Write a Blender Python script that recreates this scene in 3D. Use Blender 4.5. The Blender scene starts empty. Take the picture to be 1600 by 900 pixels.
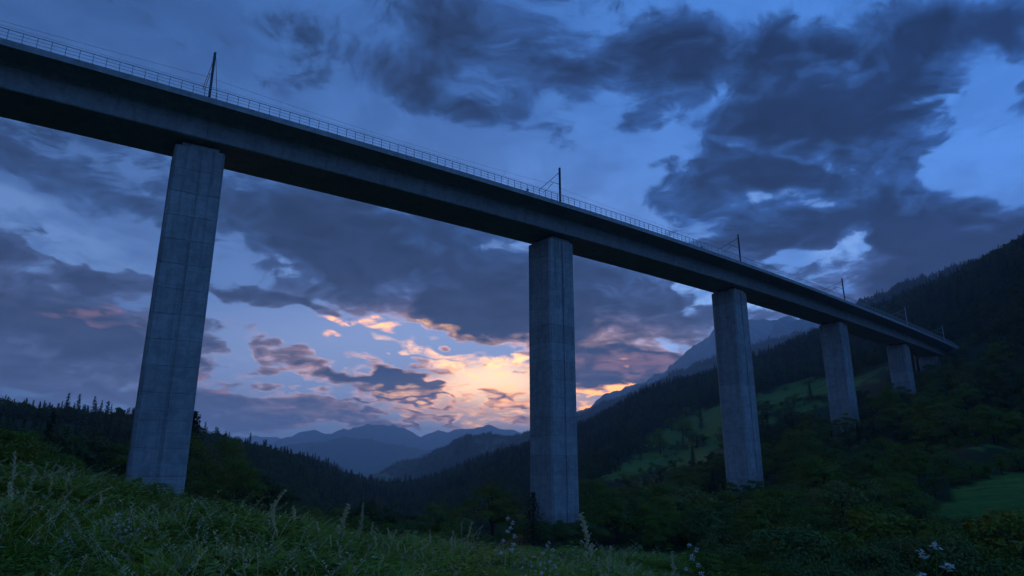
import bpy, bmesh, math, random
import numpy as np
from mathutils import Vector, Matrix, Euler, noise as mnoise

# ------------------------------------------------------------------ camera, world, sun, exposure
scene = bpy.context.scene
COL = scene.collection
rad = math.radians

FPX = 1067.0                    # focal length in pixels of the 1600 px wide frame (24 mm on 36 mm)
PITCH = rad(15.5)
CP, SP = math.cos(PITCH), math.sin(PITCH)

cam_data = bpy.data.cameras.new('camera')
cam_data.sensor_width = 36.0
cam_data.lens = 36.0 * FPX / 1600.0
cam_data.clip_start = 0.1
cam_data.clip_end = 60000.0
cam = bpy.data.objects.new('camera', cam_data)
cam.rotation_euler = (rad(90.0) + PITCH, 0.0, 0.0)
COL.objects.link(cam)
scene.camera = cam

scene.render.engine = 'CYCLES'
scene.cycles.use_denoising = True
scene.cycles.max_bounces = 4
scene.cycles.diffuse_bounces = 2
scene.cycles.transparent_max_bounces = 6
scene.cycles.volume_bounces = 1
scene.cycles.use_adaptive_sampling = True
scene.cycles.adaptive_threshold = 0.02
scene.view_settings.view_transform = 'Standard'
scene.view_settings.look = 'None'
scene.view_settings.gamma = 1.0
scene.view_settings.use_curve_mapping = False
scene.view_settings.exposure = 1.4


def slope(u, v):
    """Direction through a point of the picture: (sideways, up) per metre of forward distance."""
    xc, yc = (u - 800.0) / FPX, (450.0 - v) / FPX
    f, z = CP - yc * SP, SP + yc * CP
    return xc / f, z / f


def at(u, v, y):
    sx, sz = slope(u, v)
    return Vector((sx * y, y, sz * y))


def azel(u, v):
    sx, sz = slope(u, v)
    return math.degrees(math.atan2(sx, 1.0)), math.degrees(math.atan2(sz, math.hypot(sx, 1.0)))


# ---- a small writer of node maths
class S:
    tree = None

    def __init__(self, s):
        self.s = s

    @staticmethod
    def put(sock, v):
        if isinstance(v, S):
            S.tree.links.new(v.s, sock)
        elif isinstance(v, (tuple, list)) and len(v) == 3 and sock.type == 'RGBA':
            sock.default_value = (*v, 1.0)
        else:
            sock.default_value = v

    @staticmethod
    def m(op, *a, clamp=False):
        n = S.tree.nodes.new('ShaderNodeMath')
        n.operation = op
        n.use_clamp = clamp
        for i, x in enumerate(a):
            S.put(n.inputs[i], x)
        return S(n.outputs[0])

    def __add__(a, b): return S.m('ADD', a, b)
    __radd__ = __add__
    def __mul__(a, b): return S.m('MULTIPLY', a, b)
    __rmul__ = __mul__
    def __sub__(a, b): return S.m('SUBTRACT', a, b)
    def __rsub__(a, b): return S.m('SUBTRACT', b, a)
    def __truediv__(a, b): return S.m('DIVIDE', a, b)
    def __rtruediv__(a, b): return S.m('DIVIDE', b, a)

    @staticmethod
    def vm(op, *a, out=0):
        n = S.tree.nodes.new('ShaderNodeVectorMath')
        n.operation = op
        for i, x in enumerate(a):
            S.put(n.inputs[3] if (op == 'SCALE' and i == 1) else n.inputs[i], x)
        return S(n.outputs[out])

    @staticmethod
    def xyz(x, y, z):
        n = S.tree.nodes.new('ShaderNodeCombineXYZ')
        for i, q in enumerate((x, y, z)):
            S.put(n.inputs[i], q)
        return S(n.outputs[0])

    @staticmethod
    def split(v):
        n = S.tree.nodes.new('ShaderNodeSeparateXYZ')
        S.put(n.inputs[0], v)
        return [S(o) for o in n.outputs]

    @staticmethod
    def ramp(x, a, b, lo=0.0, hi=1.0, kind='SMOOTHSTEP'):
        n = S.tree.nodes.new('ShaderNodeMapRange')
        n.interpolation_type = kind
        for i, q in enumerate((x, a, b, lo, hi)):
            S.put(n.inputs[i], q)
        return S(n.outputs[0])

    @staticmethod
    def mix(f, a, b, mode='MIX'):
        n = S.tree.nodes.new('ShaderNodeMix')
        n.data_type = 'RGBA'
        n.blend_type = mode
        n.clamp_factor = True
        S.put(n.inputs[0], f)
        S.put(n.inputs[6], a)
        S.put(n.inputs[7], b)
        return S(n.outputs[2])

    @staticmethod
    def noise(v, scale, detail=3.0, rough=0.5, dist=0.0, lac=2.0, out=0, w=None, dim='3D'):
        n = S.tree.nodes.new('ShaderNodeTexNoise')
        n.noise_dimensions = dim
        if w is not None:
            n.noise_dimensions = '4D'
            n.inputs['W'].default_value = w
        if v is not None:
            S.put(n.inputs['Vector'], v)
        for k, q in (('Scale', scale), ('Detail', detail), ('Roughness', rough), ('Distortion', dist), ('Lacunarity', lac)):
            S.put(n.inputs[k], q)
        return S(n.outputs[out])


SUN_AZ, SUN_EL = azel(775, 622)

world = bpy.data.worlds.new('World')
scene.world = world
world.use_nodes = True
world.cycles.sampling_method = 'NONE'


def build_world():
    nt = world.node_tree
    nt.nodes.clear()
    S.tree = nt
    tc = nt.nodes.new('ShaderNodeTexCoord')
    d = S.vm('NORMALIZE', S(tc.outputs['Generated']))
    x, y, z = S.split(d)
    az = S.m('ARCTAN2', x, y) * 57.29578
    el = S.m('ARCSINE', z) * 57.29578
    ae = S.xyz(az, el, 0.0)

    turned = {}

    def frame(src, rot):
        """Sky coordinates turned by one of a few angles, shared between the clouds."""
        key = (id(src), rot)
        if key not in turned:
            c, s_ = math.cos(rad(rot)), math.sin(rad(rot))
            turned[key] = src if rot == 0 else S.xyz(S.vm('DOT_PRODUCT', src, (c, s_, 0.0), out=1), S.vm('DOT_PRODUCT', src, (-s_, c, 0.0), out=1), 0.0)
        return turned[key]

    def blob(u, v, su, sv, rot=0.0, src=ae, amt=1.0):
        """A soft elliptic patch of the sky, centred in the direction seen at (u, v)."""
        a, e = azel(u, v)
        a1, _ = azel(u + 20, v)
        _, e1 = azel(u, v - 20)
        sa, se = su * abs(a1 - a) / 20.0, sv * abs(e1 - e) / 20.0
        rot = min((0, -9, -20, -32, 26), key=lambda q: abs(q - rot))
        c, s_ = math.cos(rad(rot)), math.sin(rad(rot))
        p, q = a * c + e * s_, -a * s_ + e * c
        d = S.vm('MULTIPLY_ADD', frame(src, rot), (1.0 / sa, 1.0 / se, 0.0), (-p / sa, -q / se, 0.0))
        return S.ramp(S.vm('DOT_PRODUCT', d, d, out=1), -0.5, 2.3, amt * 1.12, 0.0)

    # clear sky: the physical dusk sky, cooled, over a blue-hour base that brightens to the side
    sky = nt.nodes.new('ShaderNodeTexSky')
    sky.sky_type = 'NISHITA'
    sky.sun_disc = False
    sky.sun_elevation = rad(SUN_EL)
    sky.sun_rotation = rad(SUN_AZ)
    sky.air_density = 1.0
    sky.dust_density = 1.0
    sky.ozone_density = 4.0
    nish = S.vm('MULTIPLY', S(sky.outputs[0]), (0.05 * 0.22, 0.05 * 0.26, 0.05 * 0.34))

    side = S.ramp(x, -0.66, 0.62)
    base = S.mix(side, (0.015, 0.043, 0.122), (0.031, 0.112, 0.340))
    base = S.vm('SCALE', base, S.ramp(x, 0.3, 1.0, 1.0, 1.6))
    lowf = S.ramp(el, 33.0, 8.0)
    base = S.mix(lowf * 0.8, base, S.mix(side, (0.050, 0.090, 0.215), (0.056, 0.125, 0.320)))

    glow0 = blob(690, 590, 400, 100)
    glow1 = blob(770, 622, 140, 40)
    glow2 = blob(770, 598, 70, 30)
    warm = blob(740, 588, 300, 85)
    clear = S.vm('ADD', base, nish)
    clear = S.mix(glow0 * 0.9, clear, (0.18, 0.235, 0.40))
    clear = S.mix(glow1 * 0.9, clear, (0.86, 0.50, 0.31))
    clear = S.mix(glow2 * 0.8, clear, (1.5, 0.95, 0.52))

    # ---- clouds: noise on a plane overhead, gathered where the cloud masses lie
    inv = 1.0 / (S.m('MAXIMUM', z, 0.0) + 0.26)
    p = S.xyz(x * inv, y * inv, 0.0)
    wv = S.noise(p, 2.6, 3.0, 0.60, out=1, dim='2D')
    wv = S.vm('SUBTRACT', wv, (0.5, 0.5, 0.5))
    pw = S.vm('ADD', p, S.vm('SCALE', wv, 0.22))
    big = S.noise(pw, 2.2, 2.0, 0.5, dim='2D')
    mid = S.noise(pw, 5.4, 7.0, 0.67, dim='2D')
    relief = S.noise(S.vm('ADD', pw, (7.3, 2.9, 0.0)), 8.0, 5.0, 0.66, dim='2D')
    # the warp also frays the outlines of the gathered masses
    aw = S.vm('ADD', ae, S.vm('MULTIPLY', wv, (16.0, 8.0, 0.0)))

    masses = [  # u, v, su, sv, rot, amount
        (690, 603, 90, 5, 0, 0.62), (650, 630, 120, 5, 0, 0.62), (765, 640, 90, 4, 0, 0.55),
        (280, 40, 330, 80, -10, 0.18), (700, 130, 160, 50, -14, 0.34), (1000, 110, 90, 60, 0, 0.40), (1490, 60, 120, 50, -10, 0.40), (1230, 330, 190, 60, -6, 0.24),
        (1150, 175, 190, 110, -10, 0.70), (1330, 130, 170, 90, 0, 0.60), (1370, 270, 210, 95, -20, 0.64),
        (1120, 265, 120, 80, 0, 0.50), (1480, 365, 190, 60, -16, 0.68), (1170, 385, 130, 50, 0, 0.72), (1270, 355, 60, 24, 0, 0.30),
        (880, 45, 320, 75, -8, 0.62), (540, 105, 210, 70, -10, 0.42), (970, 190, 34, 16, 0, 0.54), (995, 243, 26, 12, 0, 0.52), (1590, 120, 40, 90, 0, 0.58),
        (660, 405, 250, 95, -4, 0.94), (440, 330, 170, 60, -14, 0.58), (140, 255, 260, 60, -14, 0.70), (50, 440, 200, 75, -14, 0.84),
        (110, 560, 270, 80, 0, 0.82), (520, 578, 120, 20, -8, 1.03), (600, 600, 60, 14, -20, 0.78), (440, 645, 240, 30, 0, 0.88), (680, 575, 60, 9, -10, 0.63),
        (990, 490, 190, 90, 0, 0.80), (960, 565, 130, 36, 0, 0.64), (770, 500, 130, 30, 0, 0.82), (430, 485, 110, 16, -8, 0.80),
        (785, 618, 44, 8, -4, 0.74), (740, 664, 200, 8, 0, 0.68), (1420, 425, 190, 40, 0, 0.68),
    ]
    holes = [
        (1270, 120, 60, 12, -20, 0.42), (1185, 228, 70, 11, -20, 0.42), (1425, 330, 60, 11, -20, 0.42), (1400, 190, 50, 10, -20, 0.36),
        (760, 235, 200, 60, -18, 0.30), (1555, 225, 62, 90, 30, 0.52),
        (130, 375, 170, 18, -26, 0.62), (30, 320, 90, 24, -20, 0.40), (425, 390, 60, 18, -30, 0.44), (1205, 318, 80, 16, -14, 0.50), (1345, 375, 42, 28, -40, 0.62), (1250, 395, 60, 12, 0, 0.46),
        (500, 522, 190, 15, -4, 0.70), (400, 575, 60, 26, -4, 0.40), (720, 545, 120, 14, -4, 0.64), (770, 592, 110, 18, 0, 0.50), (740, 640, 160, 11, 0, 0.54),
        (1085, 462, 36, 18, -30, 0.74), (1045, 545, 38, 14, -10, 0.74), (930, 604, 44, 13, 0, 0.84), (1190, 485, 60, 10, 0, 0.60), (1260, 235, 60, 14, -30, 0.50), (1480, 320, 50, 12, -20, 0.40),
    ]
    field = None
    for (u, v, su, sv, rot, amt) in masses:
        b = blob(u, v, su, sv, rot, aw, amt)
        field = b if field is None else field + b
    for (u, v, su, sv, rot, amt) in holes:
        field = field + blob(u, v, su, sv, rot, aw, -amt)
    dens = field + (big - 0.70) * 1.0 + (mid - 0.5) * 2.3
    cover = S.ramp(dens, -0.03, 0.37)
    thick = S.ramp(dens, 0.06, 0.95)
    # a thin torn veil over the open blue
    veil = S.ramp(relief * 0.55 + big * 0.45, 0.36, 0.62)
    clear = S.mix(veil * 0.55 * S.ramp(glow0, 0.8, 0.0), clear, S.vm('MULTIPLY', clear, (0.55, 0.58, 0.62)))

    # colour of the cloud bodies: blue overhead, grey violet lower down, dusky rose towards the left horizon
    low = S.ramp(el, 21.0, 8.0)
    ccol = S.mix(side, (0.007, 0.0135, 0.034), (0.0026, 0.0085, 0.032))
    ccol = S.mix(low, ccol, (0.013, 0.017, 0.037))
    ccol = S.mix(S.ramp(el, 9.0, 3.0) * S.ramp(az, 12.0, -4.0), ccol, (0.046, 0.041, 0.074))
    ccol = S.mix(glow1 * 0.6, ccol, (0.130, 0.085, 0.085))
    thin = S.mix(side, (0.014, 0.036, 0.102), (0.014, 0.050, 0.168))
    thin = S.mix(low, thin, (0.043, 0.057, 0.122))
    thin = S.mix(glow0 * 0.45, thin, (0.15, 0.13, 0.18))
    thin = S.mix(warm * 0.75, thin, (0.46, 0.23, 0.16))
    thin = S.mix(glow1 * 0.8, thin, (1.45, 0.62, 0.24))
    body = S.mix(thick, thin, ccol)
    body = S.vm('SCALE', body, S.ramp(relief, 0.28, 0.72, 0.62, 1.50, 'LINEAR'))
    # thin veils of the gaps shine where the last light comes through
    shine = None
    for (u, v, su, sv, rot, amt) in [(1205, 322, 130, 36, -14, 0.35), (1335, 385, 85, 45, -30, 0.6), (1085, 462, 70, 34, -30, 1.0), (1045, 548, 60, 26, -10, 1.0),
                                     (430, 395, 80, 30, -30, 0.5), (1190, 488, 90, 20, 0, 0.9), (60, 355, 220, 40, -22, 0.3)]:
        b = blob(u, v, su, sv, rot, aw, amt)
        shine = b if shine is None else shine + b
    clear = S.mix(shine * S.ramp(relief, 0.30, 0.62), clear, (0.17, 0.30, 0.58))
    out = S.mix(cover, clear, body)
    # edges of cloud lit from behind, only near the set sun
    fringe = S.ramp(dens, -0.22, 0.08) * S.ramp(dens, 0.40, 0.08) * S.ramp(relief, 0.35, 0.65) * 0.4
    out = S.mix(fringe * warm, out, S.vm('ADD', out, (0.85, 0.34, 0.09)))

    # torn streaks of cloud that still catch the sun from below
    def streaks(items):
        t = None
        for (u, v, su, sv, rot, amt) in items:
            b = blob(u, v, su, sv, rot, aw, amt)
            t = b if t is None else t + b
        return t * S.ramp(relief * 0.6 + mid * 0.4, 0.42, 0.60)
    gold = streaks([(700, 514, 50, 5, -6, 0.45), (720, 552, 80, 7, -6, 0.7), (752, 572, 60, 9, 0, 1.2), (800, 582, 70, 7, 0, 1.2), (760, 600, 60, 6, 0, 0.9),
                    (790, 640, 90, 6, 0, 1.1), (700, 652, 90, 5, 0, 0.7), (660, 622, 80, 5, -6, 0.6)])
    rose = streaks([(1010, 586, 50, 18, -20, 0.45), (1092, 562, 40, 10, 0, 0.8), (310, 598, 60, 14, 0, 0.9), (230, 505, 110, 14, -6, 0.5), (440, 668, 70, 6, 0, 0.9), (960, 575, 50, 14, 0, 0.25)])
    ember = streaks([(932, 604, 60, 17, -8, 2.2), (565, 514, 50, 6, -4, 0.8), (800, 612, 40, 6, 0, 0.8), (900, 552, 40, 7, 0, 0.5)])
    out = S.mix(gold * 0.85, out, (1.75, 0.86, 0.33))
    out = S.mix(ember * 0.95, out, (2.1, 0.80, 0.15))
    out = S.mix(rose * 0.6, out, (0.46, 0.20, 0.20))
    # below the horizon the sky is never seen: dim ground light
    out = S.mix(S.ramp(el, -1.0, -6.0), out, (0.012, 0.022, 0.03))
    bg = nt.nodes.new('ShaderNodeBackground')
    S.put(bg.inputs['Color'], out)
    bg.inputs['Strength'].default_value = 0.86
    wo = nt.nodes.new('ShaderNodeOutputWorld')
    nt.links.new(bg.outputs[0], wo.inputs['Surface'])


build_world()

# the sun has set behind the cloud bank: only a broad weak warm glow is left of it
sun_data = bpy.data.lights.new('sun', 'SUN')
sun_data.energy = 0.5
sun_data.angle = rad(12.0)
sun_data.color = (1.0, 0.74, 0.50)
sun = bpy.data.objects.new('sun', sun_data)
sun.rotation_euler = (rad(90.0 - SUN_EL), 0.0, rad(180.0 - SUN_AZ))
COL.objects.link(sun)

# ------------------------------------------------------------------ helpers
rng = random.Random(7)
nrng = np.random.default_rng(11)


def mesh_obj(name, verts, faces, mat=None, parent=None, smooth=False, link=True):
    me = bpy.data.meshes.new(name)
    me.from_pydata([tuple(v) for v in verts], [], [tuple(f) for f in faces])
    if mat:
        me.materials.append(mat)
    if smooth:
        me.polygons.foreach_set('use_smooth', [True] * len(me.polygons))
    me.update()
    o = bpy.data.objects.new(name, me)
    if link:
        COL.objects.link(o)
    if parent:
        o.parent = parent
    return o


def share(name, me, parent=None):
    o = bpy.data.objects.new(name, me)
    COL.objects.link(o)
    if parent:
        o.parent = parent
    return o


def empty(name, loc=(0, 0, 0), rz=0.0):
    o = bpy.data.objects.new(name, None)
    COL.objects.link(o)
    o.location = loc
    o.rotation_euler = (0, 0, rz)
    o.empty_display_size = 0.2
    return o


def tag(o, label=None, cat=None, group=None, kind=None):
    for k, v in (('label', label), ('category', cat), ('group', group), ('kind', kind)):
        if v:
            o[k] = v
    return o


class Geo:
    """Collects vertices and faces of one mesh."""

    def __init__(self):
        self.v, self.f = [], []

    def add(self, vs, fs):
        b = len(self.v)
        self.v += [tuple(q) for q in vs]
        self.f += [tuple(i + b for i in q) for q in fs]

    def box(self, x0, x1, y0, y1, z0, z1):
        self.add([(x0, y0, z0), (x1, y0, z0), (x1, y1, z0), (x0, y1, z0), (x0, y0, z1), (x1, y0, z1), (x1, y1, z1), (x0, y1, z1)],
                 [(3, 2, 1, 0), (4, 5, 6, 7), (0, 1, 5, 4), (1, 2, 6, 5), (2, 3, 7, 6), (3, 0, 4, 7)])

    def tube(self, pts, rads, n=6, cap=True):
        pts = [Vector(p) for p in pts]
        if not hasattr(rads, '__len__'):
            rads = [rads] * len(pts)
        b = len(self.v)
        for i, p in enumerate(pts):
            t = (pts[min(i + 1, len(pts) - 1)] - pts[max(i - 1, 0)])
            t = t.normalized() if t.length > 1e-9 else Vector((0, 0, 1))
            a = t.cross(Vector((0.12, 0.31, 0.94)) if abs(t.z) < 0.9 else Vector((1, 0.1, 0))).normalized()
            c = t.cross(a)
            for k in range(n):
                an = 2 * math.pi * k / n
                self.v.append(tuple(p + (a * math.cos(an) + c * math.sin(an)) * rads[i]))
        for i in range(len(pts) - 1):
            for k in range(n):
                k2 = (k + 1) % n
                self.f.append((b + i * n + k, b + i * n + k2, b + (i + 1) * n + k2, b + (i + 1) * n + k))
        if cap:
            self.f.append(tuple(b + k for k in reversed(range(n))))
            self.f.append(tuple(b + (len(pts) - 1) * n + k for k in range(n)))

    def prism(self, poly, z0, z1):
        n = len(poly)
        b = len(self.v)
        self.v += [(x, y, z0) for x, y in poly] + [(x, y, z1) for x, y in poly]
        self.f += [tuple(b + i for i in reversed(range(n))), tuple(b + n + i for i in range(n))]
        self.f += [(b + i, b + (i + 1) % n, b + n + (i + 1) % n, b + n + i) for i in range(n)]

    def build(self, name, mat=None, parent=None, smooth=False, link=True):
        return mesh_obj(name, self.v, self.f, mat, parent, smooth, link)


def new_mat(name):
    m = bpy.data.materials.new(name)
    m.use_nodes = True
    nt = m.node_tree
    nt.nodes.clear()
    S.tree = nt
    out = nt.nodes.new('ShaderNodeOutputMaterial')
    return m, nt, out


def principled(nt, out, col, rough=0.8, bump=None, bump_d=0.02, metal=0.0, spec=0.3):
    p = nt.nodes.new('ShaderNodeBsdfPrincipled')
    S.put(p.inputs['Base Color'], col)
    S.put(p.inputs['Roughness'], rough)
    S.put(p.inputs['Metallic'], metal)
    S.put(p.inputs['Specular IOR Level'], spec)
    if bump is not None:
        b = nt.nodes.new('ShaderNodeBump')
        b.inputs['Strength'].default_value = 0.8
        b.inputs['Distance'].default_value = bump_d
        S.put(b.inputs['Height'], bump)
        nt.links.new(b.outputs[0], p.inputs['Normal'])
    nt.links.new(p.outputs[0], out.inputs['Surface'])
    return p


def coord(kind='Object'):
    t = S.tree.nodes.new('ShaderNodeTexCoord')
    return S(t.outputs[kind])


def pos():
    return S(S.tree.nodes.new('ShaderNodeNewGeometry').outputs['Position'])


def obj_random():
    return S(S.tree.nodes.new('ShaderNodeObjectInfo').outputs['Random'])


def attr(name):
    n = S.tree.nodes.new('ShaderNodeAttribute')
    n.attribute_name = name
    return S(n.outputs['Fac'])


# ---- materials of the ground
def mat_ground():
    m, nt, out = new_mat('ground')
    p = pos()
    n1 = S.noise(p, 0.06, 5.0, 0.6)
    n2 = S.noise(p, 1.3, 5.0, 0.65)
    n3 = S.noise(p, 0.35, 4.0, 0.6)
    floor_ = S.mix(n2, (0.012, 0.022, 0.007), (0.022, 0.038, 0.011))
    mead = S.mix(S.ramp(n1, 0.3, 0.7), (0.058, 0.130, 0.020), (0.095, 0.165, 0.026))
    mead = S.mix(S.ramp(n2, 0.4, 0.75) * 0.6, mead, (0.030, 0.058, 0.022))
    mead = S.mix(S.ramp(n3, 0.55, 0.75) * 0.35, mead, (0.070, 0.085, 0.024))
    rows = S.noise(S.vm('MULTIPLY', p, (0.12, 0.9, 0.3)), 1.0, 3.0, 0.6)
    mead = S.vm('SCALE', mead, S.ramp(rows, 0.3, 0.7, 0.72, 1.25))
    c = S.mix(attr('meadow'), floor_, mead)
    principled(nt, out, c, 0.95, n2 + S.noise(p, 5.0, 3.0, 0.6) * 0.5, 0.25, spec=0.05)
    return m


def mat_far(name, wood, bare, scale, bare_amount):
    """Far slopes whose trees can no longer be told apart."""
    m, nt, out = new_mat(name)
    p = pos()
    n1 = S.noise(p, scale, 6.0, 0.62)
    n2 = S.noise(p, scale * 14.0, 4.0, 0.65)
    c = S.mix(n2, tuple(q * 0.6 for q in wood), tuple(q * 1.5 for q in wood))
    c = S.mix(S.ramp(n1, 0.62 - bare_amount, 0.70 - bare_amount), c, bare)
    principled(nt, out, c, 0.95, n2, 6.0, spec=0.03)
    return m


def mat_rock():
    m, nt, out = new_mat('rock')
    p = pos()
    n1 = S.noise(p, 0.0036, 8.0, 0.66, 0.6)
    n2 = S.noise(p, 0.035, 6.0, 0.65)
    z = S.split(p)[2]
    c = S.mix(n2, (0.14, 0.14, 0.14), (0.34, 0.33, 0.32))
    wood = S.ramp(z + (n1 - 0.5) * 380.0, 480.0, 300.0)
    c = S.mix(wood, c, (0.030, 0.045, 0.028))
    c = S.mix(S.ramp(n1, 0.55, 0.68) * 0.8, c, (0.040, 0.055, 0.035))
    principled(nt, out, c, 0.95, n2, 14.0, spec=0.03)
    return m


M = {}
M['ground'] = mat_ground()
M['far_wood'] = mat_far('far_wood', (0.030, 0.042, 0.026), (0.055, 0.070, 0.035), 0.004, -0.05)
M['field_hill'] = mat_far('field_hill', (0.026, 0.040, 0.022), (0.110, 0.130, 0.070), 0.0045, 0.06)
M['rock'] = mat_rock()

# ------------------------------------------------------------------ terrain: heights between surveyed points
PIER = []
for (u, v, h) in [(311, 236, 40.0), (860, 375, 40.3), (1138, 453, 41.2), (1301, 504, 42.5), (1402, 538, 43.9), (1452, 556, 45.2)]:
    sx, sz = slope(u, v)
    PIER.append(Vector((sx * h / sz, h / sz, h)))
PIER_GROUND = [-1.5, -8.0, -3.5, 12.0, 26.0, 37.0]

CTRL = [
    (0, 0, -1.6), (0, -30, -1.0), (-30, -30, 1.0), (30, -30, -3.0), (0, 8, -1.8), (-8, 8, -1.25), (8, 8, -2.5), (14, 4, -3.2), (-16, 4, -0.6),
    (0, 15, -2.15), (3, 13, -2.45), (-4.2, 17, -2.0), (-11.3, 22, -1.15), (-15.6, 20, -0.4), (-24, 26, 0.4), (-20, 34, -0.6), (-36, 40, 1.6), (7, 13, -3.4), (12, 18, -5.0), (6, 22, -4.0), (18, 20, -6.5),
    (0, 28, -3.4), (8, 40, -4.6), (14, 40, -5.6), (16, 30, -6.6), (26, 34, -7.0), (-8, 40, -4.2), (-18, 50, -3.2), (-6, 70, -8.0), (10, 60, -6.4), (24, 60, -6.6), (38, 58, -4.0),
    (50, 75, -1.2), (62, 88, 0.8), (44, 62, -2.8), (72, 110, 4.6), (40, 90, -3.5), (22, 90, -7.5),
    (-60, 72, 2.0), (-85, 80, 6.0), (-100, 110, 10.0), (-45, 110, -6.0), (-20, 110, -12.0),
]
CTRL += [(p.x, p.y, g) for p, g in zip(PIER, PIER_GROUND)]
CTRL += [(176, 281, 47.0), (190, 270, 54.0), (160, 290, 42.0)]
for (u, y, z) in [
    (0, 380, 32), (200, 420, 29), (330, 480, 22), (450, 560, 16), (520, 650, 3), (575, 750, -13), (620, 850, -25),
    (0, 200, 10), (330, 200, -9), (200, 200, -2), (430, 200, -18), (520, 250, -24), (620, 400, -36), (620, 200, -24), (420, 350, -6),
    (0, 700, 20), (330, 800, 0), (520, 1000, -32), (620, 1250, -48), (-400, 30, 3), (-400, 80, 14), (-400, 250, 46), (-400, 600, 50),
    (700, 900, -7), (760, 900, 14), (830, 900, 34), (905, 900, 58), (1000, 880, 94), (1110, 880, 121), (1190, 860, 141), (1260, 840, 163),
    (1350, 760, 172), (1450, 680, 181), (1600, 600, 194), (1750, 560, 216), (2000, 400, 210),
    (905, 1300, 40), (1110, 1300, 110), (1260, 1300, 150), (1450, 1300, 210), (1600, 1300, 240), (750, 1300, -20),
    (1030, 400, 16), (950, 330, 3.2), (1100, 450, 42), (1240, 400, 47), (1290, 400, 57), (900, 250, -11), (1000, 150, -9), (1000, 210, -8), (750, 200, -23), (750, 400, -18), (830, 500, -2), (900, 600, 22), (1000, 600, 54),
    (1100, 640, 84), (1200, 620, 100),
    (1600, 120, 6), (1600, 150, 17), (1600, 200, 36), (1600, 300, 84), (1600, 400, 132), (1450, 130, 5), (1450, 170, 13), (1450, 350, 68), (1450, 450, 108), (1300, 130, -3), (1300, 280, 28), (1300, 500, 82),
    (1200, 60, -7.0), (1200, 100, -7.5), (1200, 250, 14), (1200, 330, 31), (2000, 40, -3), (2000, 60, 2), (2000, 120, 25), (2000, 250, 110),
]:
    sx = (u - 800.0) / FPX / CP
    CTRL.append((sx * y, y, z))
CTRL += [(0, -100, 3), (-100, -100, 18), (100, -100, 4), (0, -400, 30), (-400, -400, 60), (400, -400, 80), (400, 0, 100), (-400, 0, 55), (0, -1300, 60), (-1300, 0, 80), (1300, 0, 220), (-1000, 1000, 40)]
CTRL = np.array(CTRL, float)


def warp2(x, y):
    r = np.hypot(x, y) + 1e-9
    k = np.arcsinh(r / 14.0) / r
    return x * k, y * k


def tps_fit():
    a, b = warp2(CTRL[:, 0], CTRL[:, 1])
    n = len(a)
    d2 = (a[:, None] - a[None]) ** 2 + (b[:, None] - b[None]) ** 2
    K = 0.5 * d2 * np.log(d2 + 1e-12) + np.eye(n) * 1e-4
    P = np.stack([np.ones(n), a, b], 1)
    A = np.zeros((n + 3, n + 3))
    A[:n, :n], A[:n, n:], A[n:, :n] = K, P, P.T
    # heights are kept relative to distance so that near ground is fitted as finely as far ground
    w = np.linalg.solve(A, np.concatenate([CTRL[:, 2], np.zeros(3)]))
    return a, b, w


TA, TB, TW = tps_fit()


def vnoise(x, y, seed=0):
    """Smooth value noise, vectorised."""
    xi, yi = np.floor(x).astype(np.int64), np.floor(y).astype(np.int64)
    xf, yf = x - xi, y - yi
    sx, sy = xf * xf * (3 - 2 * xf), yf * yf * (3 - 2 * yf)

    def h(i, j):
        q = (i * 374761393 + j * 668265263 + seed * 144665) & 0xFFFFFFFF
        q = ((q ^ (q >> 13)) * 1274126177) & 0xFFFFFFFF
        return ((q ^ (q >> 16)) & 0xFFFF) / 65535.0 - 0.5
    return (h(xi, yi) * (1 - sx) + h(xi + 1, yi) * sx) * (1 - sy) + (h(xi, yi + 1) * (1 - sx) + h(xi + 1, yi + 1) * sx) * sy


def fbm(x, y, oct_=4, seed=0):
    s, a = 0.0, 1.0
    for k in range(oct_):
        s = s + a * vnoise(x * 2 ** k + 17.3 * k, y * 2 ** k - 9.1 * k, seed + k)
        a *= 0.5
    return s


def height(x, y):
    x, y = np.atleast_1d(np.asarray(x, float)), np.atleast_1d(np.asarray(y, float))
    out = np.empty_like(x)
    for i in range(0, len(x), 20000):
        xs, ys = x[i:i + 20000], y[i:i + 20000]
        a, b = warp2(xs, ys)
        d2 = (a[:, None] - TA[None]) ** 2 + (b[:, None] - TB[None]) ** 2
        z = (0.5 * d2 * np.log(d2 + 1e-12)) @ TW[:-3] + TW[-3] + TW[-2] * a + TW[-1] * b
        r = np.hypot(xs, ys)
        amp = np.clip((r - 25.0) / 300.0, 0.0, 1.0)
        z = z + amp * (fbm(xs / 60.0, ys / 60.0, 4, 3) * 6.0) + 0.16 * fbm(xs / 2.5, ys / 2.5, 2, 9)
        # the sheet settles on the valley floor far out
        k = np.clip((r - 1100.0) / 500.0, 0.0, 1.0)
        k = k * k * (3 - 2 * k)
        out[i:i + 20000] = z * (1 - k) - 60.0 * k
    return out


def hz(x, y):
    return float(height(x, y)[0])


def on_ground(u, v, near=15.0, far=1000.0):
    """Where the ground is met in a direction of the picture."""
    sx, sz = slope(u, v)
    ys = np.exp(np.linspace(math.log(near), math.log(far), 700))
    d = height(sx * ys, ys) - sz * ys
    k = np.nonzero(d > 0)[0]
    y = ys[k[0]] if len(k) else far
    return np.array([sx * y, y])


def poly_mask(px, py, poly):
    inside = np.zeros(len(px), bool)
    n = len(poly)
    for i in range(n):
        x0, y0 = poly[i]
        x1, y1 = poly[(i + 1) % n]
        c = ((y0 > py) != (y1 > py)) & (px < (x1 - x0) * (py - y0) / (y1 - y0 + 1e-12) + x0)
        inside ^= c
    return inside


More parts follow.
